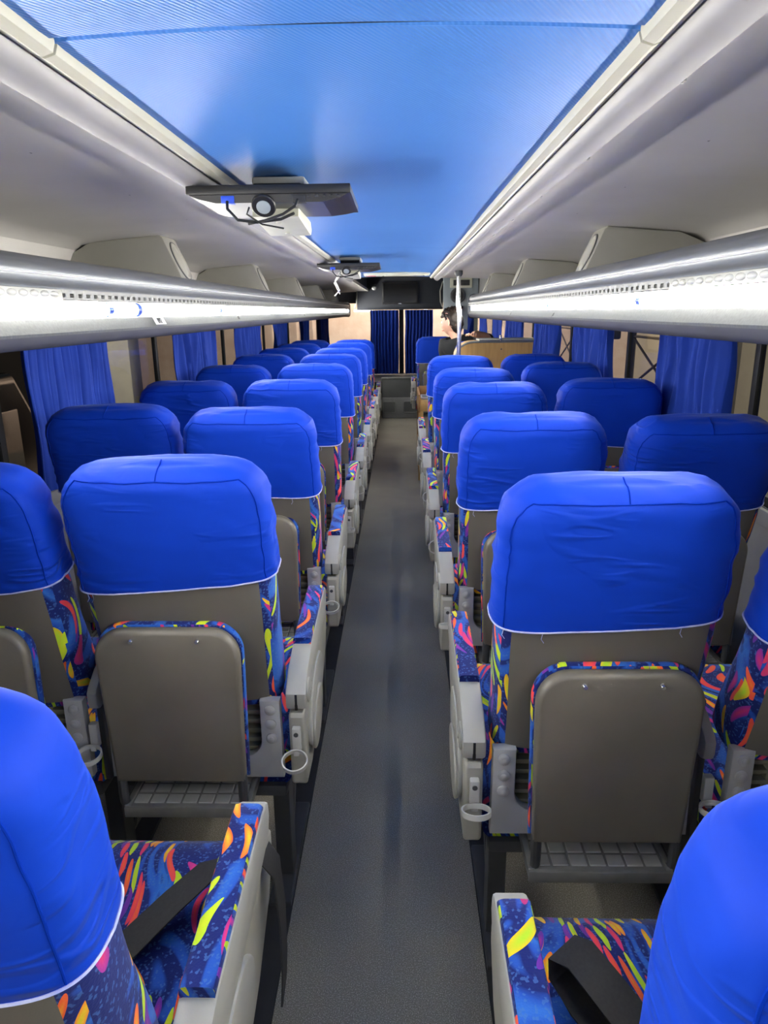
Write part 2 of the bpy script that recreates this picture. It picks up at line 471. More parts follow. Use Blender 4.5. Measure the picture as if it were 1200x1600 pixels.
struct(build(MB().box(-1.2, 1.2, YB - 0.05, YB, 0, 1.95), 'wall_back', 'wall_inner'), 'grey rear wall of the bus', 'wall')

# ceiling: blue panels between cream trims, pale linings over the racks
seams = [-0.9, 0.885, 3.69, 6.68]
ZC = 1.69
ceil = struct(build(MB().box(-1.2, 1.2, YB, 6.68, 1.74, 1.78), 'ceiling', 'charcoal'), 'bus ceiling with blue ribbed centre panels', 'ceiling')
for i, (a, c) in enumerate(zip(seams[:-1], seams[1:])):
    rings = []
    nx = 24
    ys = [(a + 0.0045, 0.024), (a + 0.0045, 0.004), (a + 0.007, 0.001), (a + 0.03, 0.0), (a + 0.3, 0.002), ((a + c) / 2, 0.004), (c - 0.3, 0.002), (c - 0.03, -0.001), (c - 0.007, 0.0), (c - 0.0045, 0.004), (c - 0.0045, 0.024)]
    for (y, dz) in ys:
        low = [(-0.335 + 0.67 * j / nx, y, ZC + dz + 0.010 * (1 - ((j / nx - 0.5) * 2) ** 2)) for j in range(nx + 1)]
        top = [(x, y, ZC + 0.035) for (x, _, _) in low[::-1]]
        rings.append(low + top)
    p = build(MB().loft(rings), 'ceiling_panel', 'blue_lining', ceil)

for a in seams[1:-1]:
    build(MB().box(-0.335, 0.335, a - 0.0044, a + 0.0044, ZC + 0.0125, ZC + 0.034), 'seam_shade', 'black', ceil)  # black filler stands in for the shade inside the panel gap

for side, sg in (('left', -1), ('right', 1)):
    yend = 10.9 if sg < 0 else 6.68
    # pale lining from the trim out to the wall (solid, slightly drooping)
    prof = [(0.40, 1.680), (0.50, 1.681), (0.65, 1.678), (0.78, 1.672), (0.92, 1.662), (1.02, 1.653), (1.085, 1.643), (1.115, 1.625), (1.135, 1.58), (1.145, 1.52), (1.148, 1.46)]
    poly = [(sg * x, z) for x, z in prof] + [(sg * 1.1495, 1.70), (sg * 0.40, 1.71)]
    lin = struct(build(MB().prism(poly, 'y', YB, yend), 'ceiling_lining_' + side, 'side_lining'), 'pale grey ceiling lining above the %s luggage rack' % side, 'ceiling')
    scr = MB()
    hole = MB()
    y = 0.55
    while y < yend - 0.2:
        scr.disc((sg * 0.420, y, 1.681), (0, 0, -1), 0.006, 0.006, 10, 0.003)
        hole.disc((sg * 0.60, y + 0.35, 1.6805), (0, 0, -1), 0.004, 0.0015, 8)
        y += 0.48
    build(scr, 'screw_row', 'metal_paint', lin)
    build(hole, 'rivet_row', 'dark_metal', lin)
    build(MB().box(*sorted((sg * 0.4035, sg * 0.4105)), YB, 6.6, 1.6785, 1.690), 'groove_shade', 'black', lin, smooth=False)  # black strip in place of the shadow line beside the grey rail
    # grey rail and cream strip beside the blue panels
    yt = 6.62 if sg > 0 else 6.62
    gp = [(0.352, 1.684), (0.358, 1.668), (0.374, 1.656), (0.390, 1.654), (0.400, 1.662), (0.403, 1.684), (0.404, 1.70), (0.352, 1.70)]
    struct(build(MB().prism([(sg * x, z) for x, z in gp], 'y', YB, yt), 'trim_%d' % (1 if sg < 0 else 2), 'grey_trim'), 'rounded grey rail along the %s edge of the blue ceiling' % side, 'trim')
    cp = [(0.322, 1.690), (0.325, 1.681), (0.338, 1.677), (0.350, 1.681), (0.353, 1.690), (0.352, 1.71), (0.322, 1.71)]
    t = None
    for i, (a, c) in enumerate(zip(seams[:-1], seams[1:])):
        q = build(MB().prism([(sg * x, z) for x, z in cp], 'y', a + 0.012, min(c + 0.006, yt + 0.05)), 'trim_%d' % ((3 if sg < 0 else 4) + 2 * i), 'cream_trim')
        struct(q, 'cream ceiling trim strip on the %s beside %s blue panel' % (side, ('the nearest', 'the middle', 'the farthest')[i]), 'trim')

# raised front bay over the driver
fb = MB().box(-0.42, 1.18, 6.68, YF, 1.86, 1.90).box(-0.42, 1.18, 6.68, 6.70, 1.70, 1.86).box(-0.45, -0.42, 6.68, YF, 1.70, 1.90)
struct(build(fb, 'ceiling_front', 'charcoal'), 'dark raised ceiling over the front of the bus', 'ceiling')


# ------------------------------------------------------------------ luggage racks
def text_mesh(s, size):
    cu = bpy.data.curves.new('txt', 'FONT'); cu.body = s; cu.size = size; cu.extrude = 0.0006
    cu.align_x = 'CENTER'; cu.align_y = 'CENTER'
    o = bpy.data.objects.new('txt', cu); COL.objects.link(o)
    dg = bpy.context.evaluated_depsgraph_get()
    me = bpy.data.meshes.new_from_object(o.evaluated_get(dg))
    bpy.data.objects.remove(o); bpy.data.curves.remove(cu)
    return me


def rack(sg, X, y1, dz, side, segs, caps, lens_end):
    y0 = YB + 0.02
    root = empty('luggage_rack', (sg * X, 0, 0))
    tag(root, 'aluminium edged overhead luggage rack with light tubes along the %s side' % side, 'luggage rack', 'overhead luggage racks')
    def P_(l): return [(sg * o, z + dz) for o, z in l]
    rail = [(0.075, 1.520), (0.060, 1.527), (0.040, 1.528), (0.022, 1.522), (0.009, 1.510), (0.003, 1.497), (0.004, 1.4895), (0.0, 1.4885), (0.0, 1.4865), (0.004, 1.4855),
            (0.005, 1.475), (0.000, 1.466), (-0.004, 1.4615), (-0.004, 1.4575), (0.012, 1.4575), (0.020, 1.462), (0.018, 1.47), (0.018, 1.485), (0.018, 1.497), (0.03, 1.512), (0.05, 1.518), (0.075, 1.512)]
    build(MB().prism(P_(rail), 'y', y0, y1), 'rail', 'aluminium', root, angle=50)
    build(MB().tube([(sg * 0.001, y0, 1.4875 + dz), (sg * 0.001, y1, 1.4875 + dz)], 0.0022, 6), 'rail_highlight', 'white_plastic', root)  # white line added as the painted highlight along the rail
    # strip with punched slots
    s = MB(); bm = s.bm
    za, zb, zc, zd = 1.434, 1.4405, 1.4495, 1.458
    xo, xi = -sg * 0.004, -sg * 0.0015
    pitch, sw_ = 0.0434, 0.021
    def quad(ya, yb, z_, z2):
        for x in (xo, xi):
            bm.faces.new([bm.verts.new((x, a, b_ + dz)) for a, b_ in ((ya, z_), (yb, z_), (yb, z2), (ya, z2))])
    quad(y0, y1, za, zb); quad(y0, y1, zc, zd)
    y = y0
    while y < y1 - pitch:
        quad(y, y + pitch - sw_, zb, zc)
        for z_ in (zb, zc):
            bm.faces.new([bm.verts.new(p) for p in ((xo, y + pitch - sw_, z_ + dz), (xo, y + pitch, z_ + dz), (xi, y + pitch, z_ + dz), (xi, y + pitch - sw_, z_ + dz))])
        y += pitch
    build(s, 'slotted_strip', 'strip_metal', root, smooth=False)
    build(MB().box(*sorted((sg * 0.016, sg * 0.020)), y0, y1, 1.4385 + dz, 1.458 + dz), 'slot_backing', 'black', root)
    # light trough
    tro = [(-0.004, 1.4340), (0.055, 1.436), (0.055, 1.395), (0.014, 1.395), (0.014, 1.393), (0.060, 1.393), (0.060, 1.438), (-0.004, 1.4360)]
    build(MB().prism(P_(tro), 'y', y0, y1), 'light_trough', 'trough_white', root, smooth=False)
    # lower panel and rounded underside in its shade colour
    low = [(0.0150, 1.3955), (0.0105, 1.3945), (-0.0035, 1.366), (-0.002, 1.360), (0.010, 1.360), (0.0155, 1.3925)]
    build(MB().prism(P_(low), 'y', y0, y1), 'lower_panel', 'rack_panel', root)
    und = [(0.000, 1.360), (0.004, 1.346), (0.016, 1.336), (0.040, 1.332), (0.44, 1.342), (0.47, 1.342), (0.47, 1.362), (0.075, 1.362), (0.075, 1.3925), (0.0165, 1.3925), (0.012, 1.360)]
    und = [(o, z) for o, z in und]
    mxo = XW - X - 0.002
    und = [(min(o, mxo), z) for o, z in und]
    build(MB().prism(P_(und), 'y', y0, y1), 'underside', 'rack_shade', root, smooth=True)
    # shelf sheet behind the rail
    build(MB().prism(P_([(0.07, 1.44), (0.07, 1.515), (0.075, 1.515), (0.075, 1.445), (mxo, 1.445), (mxo, 1.44)]), 'y', y0, y1), 'shelf', 'rack_panel', root, smooth=False)
    # end cap at the front
    ec = [(-0.006, 1.36), (0.0, 1.34), (0.02, 1.326), (0.3, 1.332), (0.3, 1.535), (0.04, 1.535), (0.01, 1.525), (-0.006, 1.50)]
    build(MB().prism(P_(ec), 'y', y1, y1 + 0.05, 0.012, 3), 'end_cap', 'charcoal', root)
    # lens cover over the nearest part of the strip
    le = MB().box(*sorted((-sg * 0.0105, -sg * 0.0045)), y0, lens_end, 1.436 + dz, 1.457 + dz, 0.002)
    y = y0 + 0.02
    while y < lens_end - 0.02:
        rr = []
        for k in range(4):
            q = k / 3.5
            rr.append([(sg * (-0.0105 - 0.005 * math.sin(q * PI / 2)), y + 0.018 * math.cos(q * PI / 2) * math.cos(t * PI / 6), 1.4465 + dz + 0.007 * math.cos(q * PI / 2) * math.sin(t * PI / 6)) for t in range(12)])
        le.loft(rr)
        y += 0.0434
    build(le, 'lens_strip', 'clear_lens', root)
    # brackets up to the ceiling, seat number plates
    return root


def bracket(root, sg, X, y, n):
    # wedge housing between rack and ceiling, with an oval inset on the sloping aisle face
    b_ = MB()
    mx_ = XW - X - 0.002
    prof = [(0.035, 1.515), (0.10, 1.664), (0.112, 1.6725), (0.36, 1.652), (0.38, 1.644), (mx_, 1.600), (mx_, 1.455), (0.09, 1.455)]
    b_.prism([(sg * o, z) for o, z in prof], 'y', y, y + 0.16, 0.008, 2)
    o = build(b_, 'bracket', 'bracket', root)
    # oval cover on the sloping face
    ax = Vector((sg * 0.065, 0, 0.149)).normalized()
    nrm = Vector((-sg * 0.149, 0, 0.065)).normalized()
    c = Vector((sg * 0.066, y + 0.08, 1.586))
    pl = MB()
    rings = []
    for (rs, h) in ((1.0, -0.004), (1.0, 0.003), (0.93, 0.0055), (0.86, 0.004), (0.80, 0.002), (0.76, 0.004), (0.2, 0.005)):
        ring = []
        for k in range(28):
            a = 2 * PI * k / 28
            ring.append(c + ax * (0.070 * rs * math.sin(a)) + Vector((0, 0.058 * rs * math.cos(a), 0)) + nrm * h)
        rings.append(ring)
    pl.loft(rings)
    build(pl, 'oval_cover', 'plastic_warm', o)
    rim = [c + ax * (0.071 * math.sin(2 * PI * k / 32)) + Vector((0, 0.059 * math.cos(2 * PI * k / 32), 0)) + nrm * 0.001 for k in range(32)]
    build(MB().tube(rim, 0.0035, 6, closed=True), 'oval_rim', 'dark_metal', o)


def light_tube(sg, X, dz, a, c, label, cap=True):
    o = empty('light_tube', (sg * (X + 0.033), a, 1.4152 + dz))
    tag(o, label, 'light tube', 'light tubes under the luggage racks')
    build(MB().tube([(0, 0, 0), (0, c - a, 0)], 0.018, 14), 'glass_tube', 'tube_glow', o)
    cp = MB().tube([(0, c - a, 0), (0, c - a + 0.030, 0)], 0.0195, 14)
    build(cp, 'end_cap', 'tube_cap', o)


XL, XR = 0.69, 0.66
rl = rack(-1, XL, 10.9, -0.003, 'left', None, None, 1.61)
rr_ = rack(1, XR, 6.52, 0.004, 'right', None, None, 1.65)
for i, y in enumerate((2.69, 4.33, 5.98, 7.66, 9.3)):
    bracket(rl, -1, XL, y, i)
for i, y in enumerate((2.62, 4.2, 5.72)):
    bracket(rr_, 1, XR, y, i)
ords = ['nearest', 'second', 'third', 'fourth', 'fifth', 'sixth', 'seventh', 'eighth', 'ninth', 'tenth']
ltub = [(-0.75, 0.70), (0.73, 1.925), (1.955, 2.14), (2.36, 3.12), (3.15, 4.38), (4.62, 5.59), (5.62, 6.95), (7.15, 8.35), (8.38, 9.55), (9.58, 10.85)]
rtub = [(-0.75, 0.72), (0.75, 1.925), (1.955, 3.10), (3.13, 4.235), (4.265, 5.385), (5.41, 6.48)]
for i, (a, c) in enumerate(ltub):
    light_tube(-1, XL, -0.003, a, c, 'glowing white light tube in the left luggage rack, %s from the camera' % ords[i])
for i, (a, c) in enumerate(rtub):
    light_tube(1, XR, 0.004, a, c, 'glowing white light tube in the right luggage rack, %s from the camera' % ords[i])
# seat number marks on the lower panels
for root, sg, X, items in ((rl, -1, XL, [(2.28, '092', 0.024, True), (3.40, '097', 0.022, False), (5.75, '11', 0.022, False), (7.3, '1', 0.022, False)]),
                           (rr_, 1, XR, [(2.92, 'J93', 0.022, False), (4.05, '0J', 0.022, False), (5.05, '1', 0.022, False), (5.95, '1', 0.02, False)])):
    for (y, s, size, sticker) in items:
        me = text_mesh(s, size)
        me.materials.append(MATS['black'])
        o = link('seat_number', me, root, (sg * 0.0014, y, 1.3797), (R(63), 0, R(90) if sg < 0 else R(-90)))
        if sticker:
            link('sticker', MB().box(-0.05, 0.05, -0.012, 0.012, -0.0008, 0.0).mesh('sticker', 'white_plastic'), root, (sg * 0.0020, y, 1.3795), (R(63), 0, R(90) if sg < 0 else R(-90)))

# ------------------------------------------------------------------ seats
S_TOP = 0.640
PIV = (0.0, 0.06, 0.50)


def lerp(a, c, t): return a + (c - a) * t


def prof(tab, s):
    for (s0, v0), (s1, v1) in zip(tab[:-1], tab[1:]):
        if s <= s1:
            t = (s - s0) / (s1 - s0)
            t = max(0, min(1, t))
            return lerp(v0, v1, t * t * (3 - 2 * t))
    return tab[-1][1]


HW = [(0.0, 0.180), (0.15, 0.186), (0.36, 0.191), (0.50, 0.190), (0.66, 0.184)]
TR = [(0.0, -0.050), (0.3, -0.055), (0.5, -0.056), (0.66, -0.052)]
TF = [(0.0, 0.085), (0.15, 0.090), (0.35, 0.060), (0.5, 0.070), (0.66, 0.055)]


def sgp(v, p): return math.copysign(abs(v) ** p, v)


def back_ring(s, off=0.0, n=64, a0=0.0, a1=2 * PI, closed=True):
    w = prof(HW, s) + off; tr_ = prof(TR, s) - off; tf_ = prof(TF, s) + off
    top = S_TOP + off
    Rc = 0.085
    if s > top - Rc:
        k = min(1.0, (s - (top - Rc)) / Rc)
        w = w - Rc + Rc * (max(0.0, 1 - k ** 2.3)) ** (1 / 2.3)
    c = (tr_ + tf_) / 2; h = (tf_ - tr_) / 2
    rt = 0.042
    if s > top - rt:
        k = min(1.0, (s - (top - rt)) / rt)
        h = h - 0.042 * (1 - math.sqrt(max(0, 1 - k * k)))
        w = w - 0.012 * (1 - math.sqrt(max(0, 1 - k * k)))
    out = []
    m_ = n if closed else n + 1
    for j in range(m_):
        a = a0 + (a1 - a0) * j / n
        x = w * sgp(math.cos(a), 2 / 5.0)
        t = c + h * sgp(math.sin(a), 2 / 3.4)
        out.append(Vector((x, t, s)))
    return out


def smooth_cap(mb, ring, z, k=5):
    """close a ring with shrinking rings up to height z"""
    c = sum(ring, Vector()) / len(ring)
    rings = []
    for i in range(1, k):
        f = 1 - i / k
        rings.append([Vector((c.x + (p.x - c.x) * f, c.y + (p.y - c.y) * f, lerp(z, p.z, f * f))) for p in ring])
    return rings


def wrinkle(p, seed, amt):
    # stretch folds: diagonal ridges that fade out towards the middle of the back panel
    q = Vector((p.x * 5.0 + p.z * 11.0, p.y * 7.0, p.z * 9.0 - p.x * 4.0)) + Vector((seed * 7.3, seed * 3.1, seed * 1.7))
    n1 = noise.noise(q)
    q2 = Vector((p.x * 9 - p.z * 26 * (1 if seed % 2 else -1), p.y * 14, p.z * 14 + p.x * 12)) + Vector((seed * 2.3, 0, seed))
    n2 = 1 - abs(noise.noise(q2)) * 2
    edge = min(1.0, 0.35 + (abs(p.x) / 0.21) ** 2 * 0.6 + max(0, (p.z - 0.50)) * 3.0)
    return (n1 * 0.0035 + n2 * 0.0050) * edge * amt


def cover_mesh(seed, sx):
    rnd = random.Random(seed)
    tilt = rnd.uniform(-0.02, 0.02); drop = rnd.uniform(-0.008, 0.008)
    nr = 96
    ss = [0.0, 0.012] + [0.04 + 0.21 * i / 16 for i in range(17)]
    base = 0.365
    rings = []
    S_ = [0.398, 0.403, 0.410] + [0.42 + 0.13 * i / 14 for i in range(15)] + [0.55 + 0.096 * math.sin(PI / 2 * i / 14) for i in range(1, 15)]
    S_ = [s for s in S_]
    off = 0.006
    for i, s in enumerate(S_):
        rg = back_ring(min(s, S_TOP + off), off - (0.001 if i == 0 else 0), nr)
        out = []
        for p in rg:
            f = max(0.0, 1 - (s - 0.398) / 0.13)
            # the hem sags a little at the sides and runs slightly askew
            dz = f * (tilt * p.x / 0.22 + drop - 0.012 * math.cos(p.x / 0.22 * 1.3) * (1 if p.y > 0 else 0.3))
            q = Vector((p.x, p.y, p.z + dz))
            d = Vector((p.x * 0.8, p.y, 0)).normalized() if s < 0.62 else Vector((p.x * 0.5, p.y * 0.5, 0.1)).normalized()
            w_ = wrinkle(q, seed, 0.4 if seed == 5 else 1.0)
            if s > 0.645: w_ *= 0.4
            q += d * w_
            out.append(q)
        rings.append(out)
    last = rings[-1]
    cap = smooth_cap(None, last, last[0].z + 0.004, 6)
    mb = MB()
    allr = rings + cap
    # thin turned-in hem so that the cloth has thickness
    inner = [[Vector((p.x * 0.985, p.y * 0.97, p.z + 0.004)) for p in rings[0]]]
    mb.loft(inner + allr, cap0=False, cap1=True)
    me = mb.mesh('head_cover', 'cover', sx, angle=70)
    # seams: inverted U round the back panel, short seam over the crown
    def near(row, xf):
        best = [p for p in row if p.y < 0]
        return min(best, key=lambda p: abs(p.x - xf * max(abs(q.x) for q in row)))
    U = []
    rows = rings[:-6]
    jl = max(range(nr), key=lambda j: (rings[6][j].x if rings[6][j].y < -0.045 else -9))
    jr = min(range(nr), key=lambda j: (rings[6][j].x if rings[6][j].y < -0.045 else 9))
    for rg in rings[1:-7]: U.append(rg[jl] + Vector((0, -0.0008, 0)))
    toprow = rings[-7]
    js = sorted([j for j in range(nr) if min(jl, jr) <= j <= max(jl, jr)], key=lambda j: -toprow[j].x)
    for j in js[1:-1]: U.append(toprow[j] + Vector((0, -0.0008, 0)))
    for rg in rings[1:-7][::-1]: U.append(rg[jr] + Vector((0, -0.0008, 0)))
    sm = MB().tube(U, 0.0013, 6)
    jm = min(js, key=lambda j: abs(toprow[j].x + 0.01))
    cr = [rg[jm] + Vector((0, -0.0004, 0.0004)) for rg in rings[-7:] + cap]
    sm.tube(cr, 0.0012, 6)
    sme = sm.mesh('seam', 'cover_seam', sx)
    hm = MB().tube([p * 1.0 + Vector((p.x * 0.004, p.y * 0.01, 0)) for p in rings[0]], 0.0020, 5, closed=True)
    # loose threads
    for k in range(0 if seed == 5 else 3):
        p = rings[0][rnd.choice([j for j in range(nr) if rings[0][j].y < -0.04])]
        hm.tube([p, p + Vector((0.003, -0.004, -0.010)), p + Vector((-0.002, -0.004, -0.018))], 0.0007, 4)
    hme = hm.mesh('hem', 'hem_thread', sx)
    return me, sme, hme


COVERS = {}
for sx in (1, -1):
    for k in range(5):
        COVERS[(sx, k)] = cover_mesh(k + 1, sx)

CACHE = {}


def seat_meshes(sx):
    """aisle at +x before mirroring"""
    D = {}
    # back cushion
    rings = [back_ring(0.105 + 0.325 * i / 12) for i in range(13)]
    for i, rg in enumerate(rings):
        pass
    D['back_cushion'] = MB().loft(rings).mesh('back_cushion', 'moquette', sx, angle=60)
    # grey vinyl rear shell, wraps the rear corners
    a0, a1 = PI + R(46), 2 * PI - R(46)
    sh = MB()
    n = 40
    SS = [0.120 + 0.29 * i / 10 for i in range(11)]
    outer = [back_ring(s, 0.0025, n, a0, a1, False) for s in SS]
    inner = [back_ring(s, -0.004, n, a0, a1, False) for s in SS]
    rows = [o + i_[::-1] for o, i_ in zip(outer, inner)]
    sh.loft(rows)
    D['back_shell'] = sh.mesh('back_shell', 'vinyl', sx, angle=50)
    # calf rest panel folded against the back
    pr_ = rrect(-0.146, 0.146, 0.0, 0.350, 0.060, 7, (0, 0, 1, 1))
    def bent(mbx, outline, ya, yb, grow=0.0, rnd_=0.008):
        t = MB().prism(outline, 'y', ya, yb, rnd_, 3)
        return t
    cr = bent(None, rrect(-0.146, 0.146, 0.0, 0.350, 0.060, 8, (0, 0, 1, 1)), -0.026, 0.0, rnd_=0.010)
    for v in cr.bm.verts:   # bulge and lean the upper edge into the back
        u_ = v.co.z / 0.355
        v.co.y += 0.012 * (u_ ** 6) - 0.004 * math.sin(PI * min(1, u_)) * (1 - (v.co.x / 0.138) ** 2)
        v.co.x *= lerp(0.93, 1.0, u_)
    D['calf_panel'] = cr.mesh('calf_panel', 'vinyl_panel', sx, angle=50)
    ed = bent(None, rrect(-0.1495, 0.1495, -0.002, 0.3545, 0.063, 8, (0, 0, 1, 1)), 0.0, 0.015, rnd_=0.006)
    for v in ed.bm.verts:
        v.co.x *= lerp(0.93, 1.0, max(0, v.co.z / 0.355))
        v.co.y += 0.010 * (max(0, v.co.z / 0.355) ** 6)
    D['calf_cushion'] = ed.mesh('calf_cushion', 'moquette', sx, angle=50)
    sc_ = MB()
    for x in (-0.065, 0.065):
        sc_.disc((x, -0.020, 0.332), (0, -1, 0), 0.005, 0.008, 12, 0.0035)
    D['screw'] = sc_.mesh('screw', 'chrome', sx)
    # footrest: plate, treads and bent arms
    fr_ = MB().box(-0.125, 0.14, -0.02, 0.17, -0.010, 0.0, 0.003).box(-0.125, 0.14, -0.026, -0.018, -0.022, 0.002, 0.002)
    for x in (-0.122, 0.132):
        fr_.box(x - 0.004, x + 0.008, -0.02, 0.17, -0.018, 0.004, 0.002)
    D['foot_plate'] = fr_.mesh('foot_plate', 'plate_dark', sx)
    tr_ = MB()
    for i in range(7):
        for j in range(5):
            x = -0.110 + i * 0.0345; y = -0.008 + j * 0.034
            tr_.box(x, x + 0.030, y, y + 0.028, -0.001, 0.0025, 0.0012, 1)
    D['tread'] = tr_.mesh('tread', 'tread', sx)
    arms = MB()
    for x in (0.0,):
        arms.tube([(x, -0.010, 0.075), (x, -0.012, 0.03), (x, -0.010, 0.008), (x, 0.004, -0.010), (x, 0.03, -0.012), (x, 0.17, -0.010)], 0.010, 10)
    D['foot_arm'] = arms.mesh('foot_arm', 'dark_metal', sx)
    # seat cushion
    cu = MB()
    rg = []
    for i in range(15):
        t = i / 14
        y = 0.03 + 0.59 * t
        zt = 0.465 + 0.012 * math.sin(t * PI) + (-0.045 * max(0, (t - 0.82) / 0.18) ** 2) + 0.02 * t
        zb = 0.36 + 0.03 * t
        hw = 0.196 * (1 - 0.05 * max(0, (t - 0.8) / 0.2) ** 2)
        ring = []
        for k in range(40):
            a = 2 * PI * k / 40
            x = hw * sgp(math.cos(a), 2 / 6); z = (zt + zb) / 2 + (zt - zb) / 2 * sgp(math.sin(a), 2 / 3.5)
            z += 0.012 * max(0, math.sin(a)) * (abs(x) / hw) ** 4
            ring.append((x, y, z))
        rg.append(ring)
    D['seat_cushion'] = cu.loft(rg).mesh('seat_cushion', 'moquette', sx, angle=60)
    # steel rear frame: U plate with bolts and plastic grille between
    hw = 0.188
    U = [(-hw, 0.425), (hw, 0.425), (hw - 0.002, 0.612), (hw - 0.045, 0.612)]
    for i in range(7):
        a = PI * 1.5 + 0.5 * PI * (1 - i / 6)   # fillet right
        U.append((hw - 0.085 + 0.040 * math.cos(a), 0.530 + 0.040 * math.sin(a) - 0.012))
    for i in range(7):
        a = PI + 0.5 * PI * (1 - i / 6)
        U.append((-hw + 0.085 + 0.040 * math.cos(a), 0.530 + 0.040 * math.sin(a) - 0.012))
    U += [(-hw + 0.045, 0.612), (-hw + 0.002, 0.612)]
    D['frame_plate'] = MB().prism(U, 'y', -0.024, 0.0, 0.004, 2).mesh('frame_plate', 'metal_paint', sx)
    bo = MB()
    D['bolt'] = MB().disc((0, 0, 0), (0, -1, 0), 0.0115, 0.006, 16, 0.008).disc((0, -0.005, 0), (0, -1, 0), 0.006, 0.003, 10, 0.004).mesh('bolt', 'metal_paint', sx)
    gr = MB().box(-0.148, 0.148, 0.012, 0.016, 0.47, 0.635)
    for z in (0.488, 0.510, 0.532, 0.554, 0.576, 0.600):
        gr.box(-0.148, 0.148, -0.006, 0.013, z - 0.0035, z + 0.0035)
    for x in (-0.148, -0.105, -0.055, 0, 0.05, 0.10, 0.14):
        gr.box(x, x + 0.008, -0.004, 0.013, 0.472, 0.625)
    D['grille'] = gr.mesh('grille', 'grille', sx, smooth=False)
    D['seat_pan'] = MB().box(-0.185, 0.185, 0.015, 0.46, 0.345, 0.375, 0.008).mesh('seat_pan', 'dark_metal', sx)
    # leg: post, foot and brace
    lg = MB().box(0.125, 0.165, 0.14, 0.20, 0.0, 0.40, 0.003).box(0.118, 0.172, 0.05, 0.42, 0.0, 0.018, 0.003)
    lg.prism([(0.20, 0.10), (0.22, 0.10), (0.40, 0.36), (0.38, 0.36)], 'x', 0.13, 0.16)
    D['leg'] = lg.mesh('leg', 'dark_metal', sx, smooth=False)
    # aisle armrest
    xa, xb = 0.200, 0.244
    ap = [(-0.028, 0.606), (-0.024, 0.594), (-0.012, 0.588), (0.02, 0.590), (0.20, 0.612), (0.37, 0.638), (0.40, 0.650), (0.412, 0.670), (0.408, 0.694), (0.395, 0.702), (0.30, 0.700), (0.11, 0.686), (0.10, 0.684), (0.02, 0.664), (-0.020, 0.640), (-0.028, 0.630)]
    D['armrest'] = MB().prism(ap, 'x', xa, xb, 0.005, 2).mesh('armrest', 'plastic_grey', sx)
    pad = []
    for i in range(12):
        t = i / 11
        y = 0.10 + 0.305 * t
        zt = lerp(0.6855, 0.7025, min(1, t * 1.3)) - (0.03 * max(0, (t - 0.9) / 0.1) ** 2)
        pad.append([(lerp(xa + 0.002, xb - 0.004, 0.5) + 0.020 * sgp(math.cos(2 * PI * k / 20), 0.4), y, zt + 0.003 + 0.010 * sgp(math.sin(2 * PI * k / 20), 0.5)) for k in range(20)])
    D['arm_pad'] = MB().loft(pad).mesh('arm_pad', 'moquette', sx, angle=60)
    hg = MB().disc((xb, 0.008, 0.622), (1, 0, 0), 0.026, 0.005, 24, 0.022).disc((xb + 0.004, 0.008, 0.622), (1, 0, 0), 0.006, 0.004, 12, 0.004)
    D['hinge_cover'] = hg.mesh('hinge_cover', 'plastic_grey', sx)
    D['slot'] = MB().box(0.219, 0.225, -0.0285, -0.020, 0.592, 0.630, 0.001, 1).mesh('slot', 'black', sx, smooth=False)
    # side housing under the armrest
    sp = [(-0.026, 0.415), (-0.020, 0.408), (0.06, 0.405), (0.16, 0.425), (0.30, 0.47), (0.40, 0.53), (0.44, 0.59), (0.44, 0.62), (0.40, 0.640), (0.30, 0.620), (0.02, 0.586), (-0.022, 0.583), (-0.028, 0.575)]
    D['side_housing'] = MB().prism(sp, 'x', 0.204, 0.239, 0.007, 3).mesh('side_housing', 'plastic_warm', sx)
    dc = MB()
    def ellipse(cy, cz, ry, rz, rot, nn=28):
        return [(cy + ry * math.cos(t) * math.cos(rot) - rz * math.sin(t) * math.sin(rot), cz + ry * math.cos(t) * math.sin(rot) + rz * math.sin(t) * math.cos(rot)) for t in [2 * PI * k / nn for k in range(nn)]]
    dc.prism(ellipse(0.13, 0.535, 0.125, 0.075, 0.35), 'x', 0.237, 0.248, 0.004, 2)
    D['housing_disc'] = dc.mesh('housing_disc', 'plastic_grey', sx)
    D['housing_cap'] = MB().prism(ellipse(0.10, 0.505, 0.085, 0.050, 0.35), 'x', 0.246, 0.254, 0.004, 2).mesh('housing_cap', 'plastic_warm', sx)
    # bottle ring on the rear of the housing
    ck = MB().box(0.212, 0.230, -0.042, -0.026, 0.500, 0.556, 0.003).box(0.215, 0.227, -0.050, -0.040, 0.496, 0.508, 0.002)
    D['clip'] = ck.mesh('clip', 'ring_plastic', sx)
    D['clip_bolt'] = MB().disc((0.221, -0.042, 0.543), (0, -1, 0), 0.005, 0.002, 12).mesh('clip_bolt', 'dark_metal', sx)
    rn = MB()
    bm = rn.bm
    rings = []
    for k in range(32):
        a = 2 * PI * k / 32
        cx, cy = math.cos(a), math.sin(a)
        rings.append([Vector((rr * cx, -0.028 + rr * cy, zz)) for rr, zz in ((0.0275, -0.005), (0.0275, 0.005), (0.0245, 0.005), (0.0245, -0.005))])
    V = [[bm.verts.new(p) for p in r_] for r_ in rings]
    for k in range(32):
        A, B = V[k], V[(k + 1) % 32]
        for j in range(4):
            bm.faces.new((A[j], A[(j + 1) % 4], B[(j + 1) % 4], B[j]))
    D['ring'] = rn.mesh('ring', 'ring_plastic', sx, angle=50)
    # armrest between the two seats (on the side away from the aisle)
    xi0, xi1 = -0.222, -0.200
    D['inner_armrest'] = MB().prism(ap, 'x', xi0, xi1, 0.005, 2).mesh('inner_armrest', 'plastic_grey', sx)
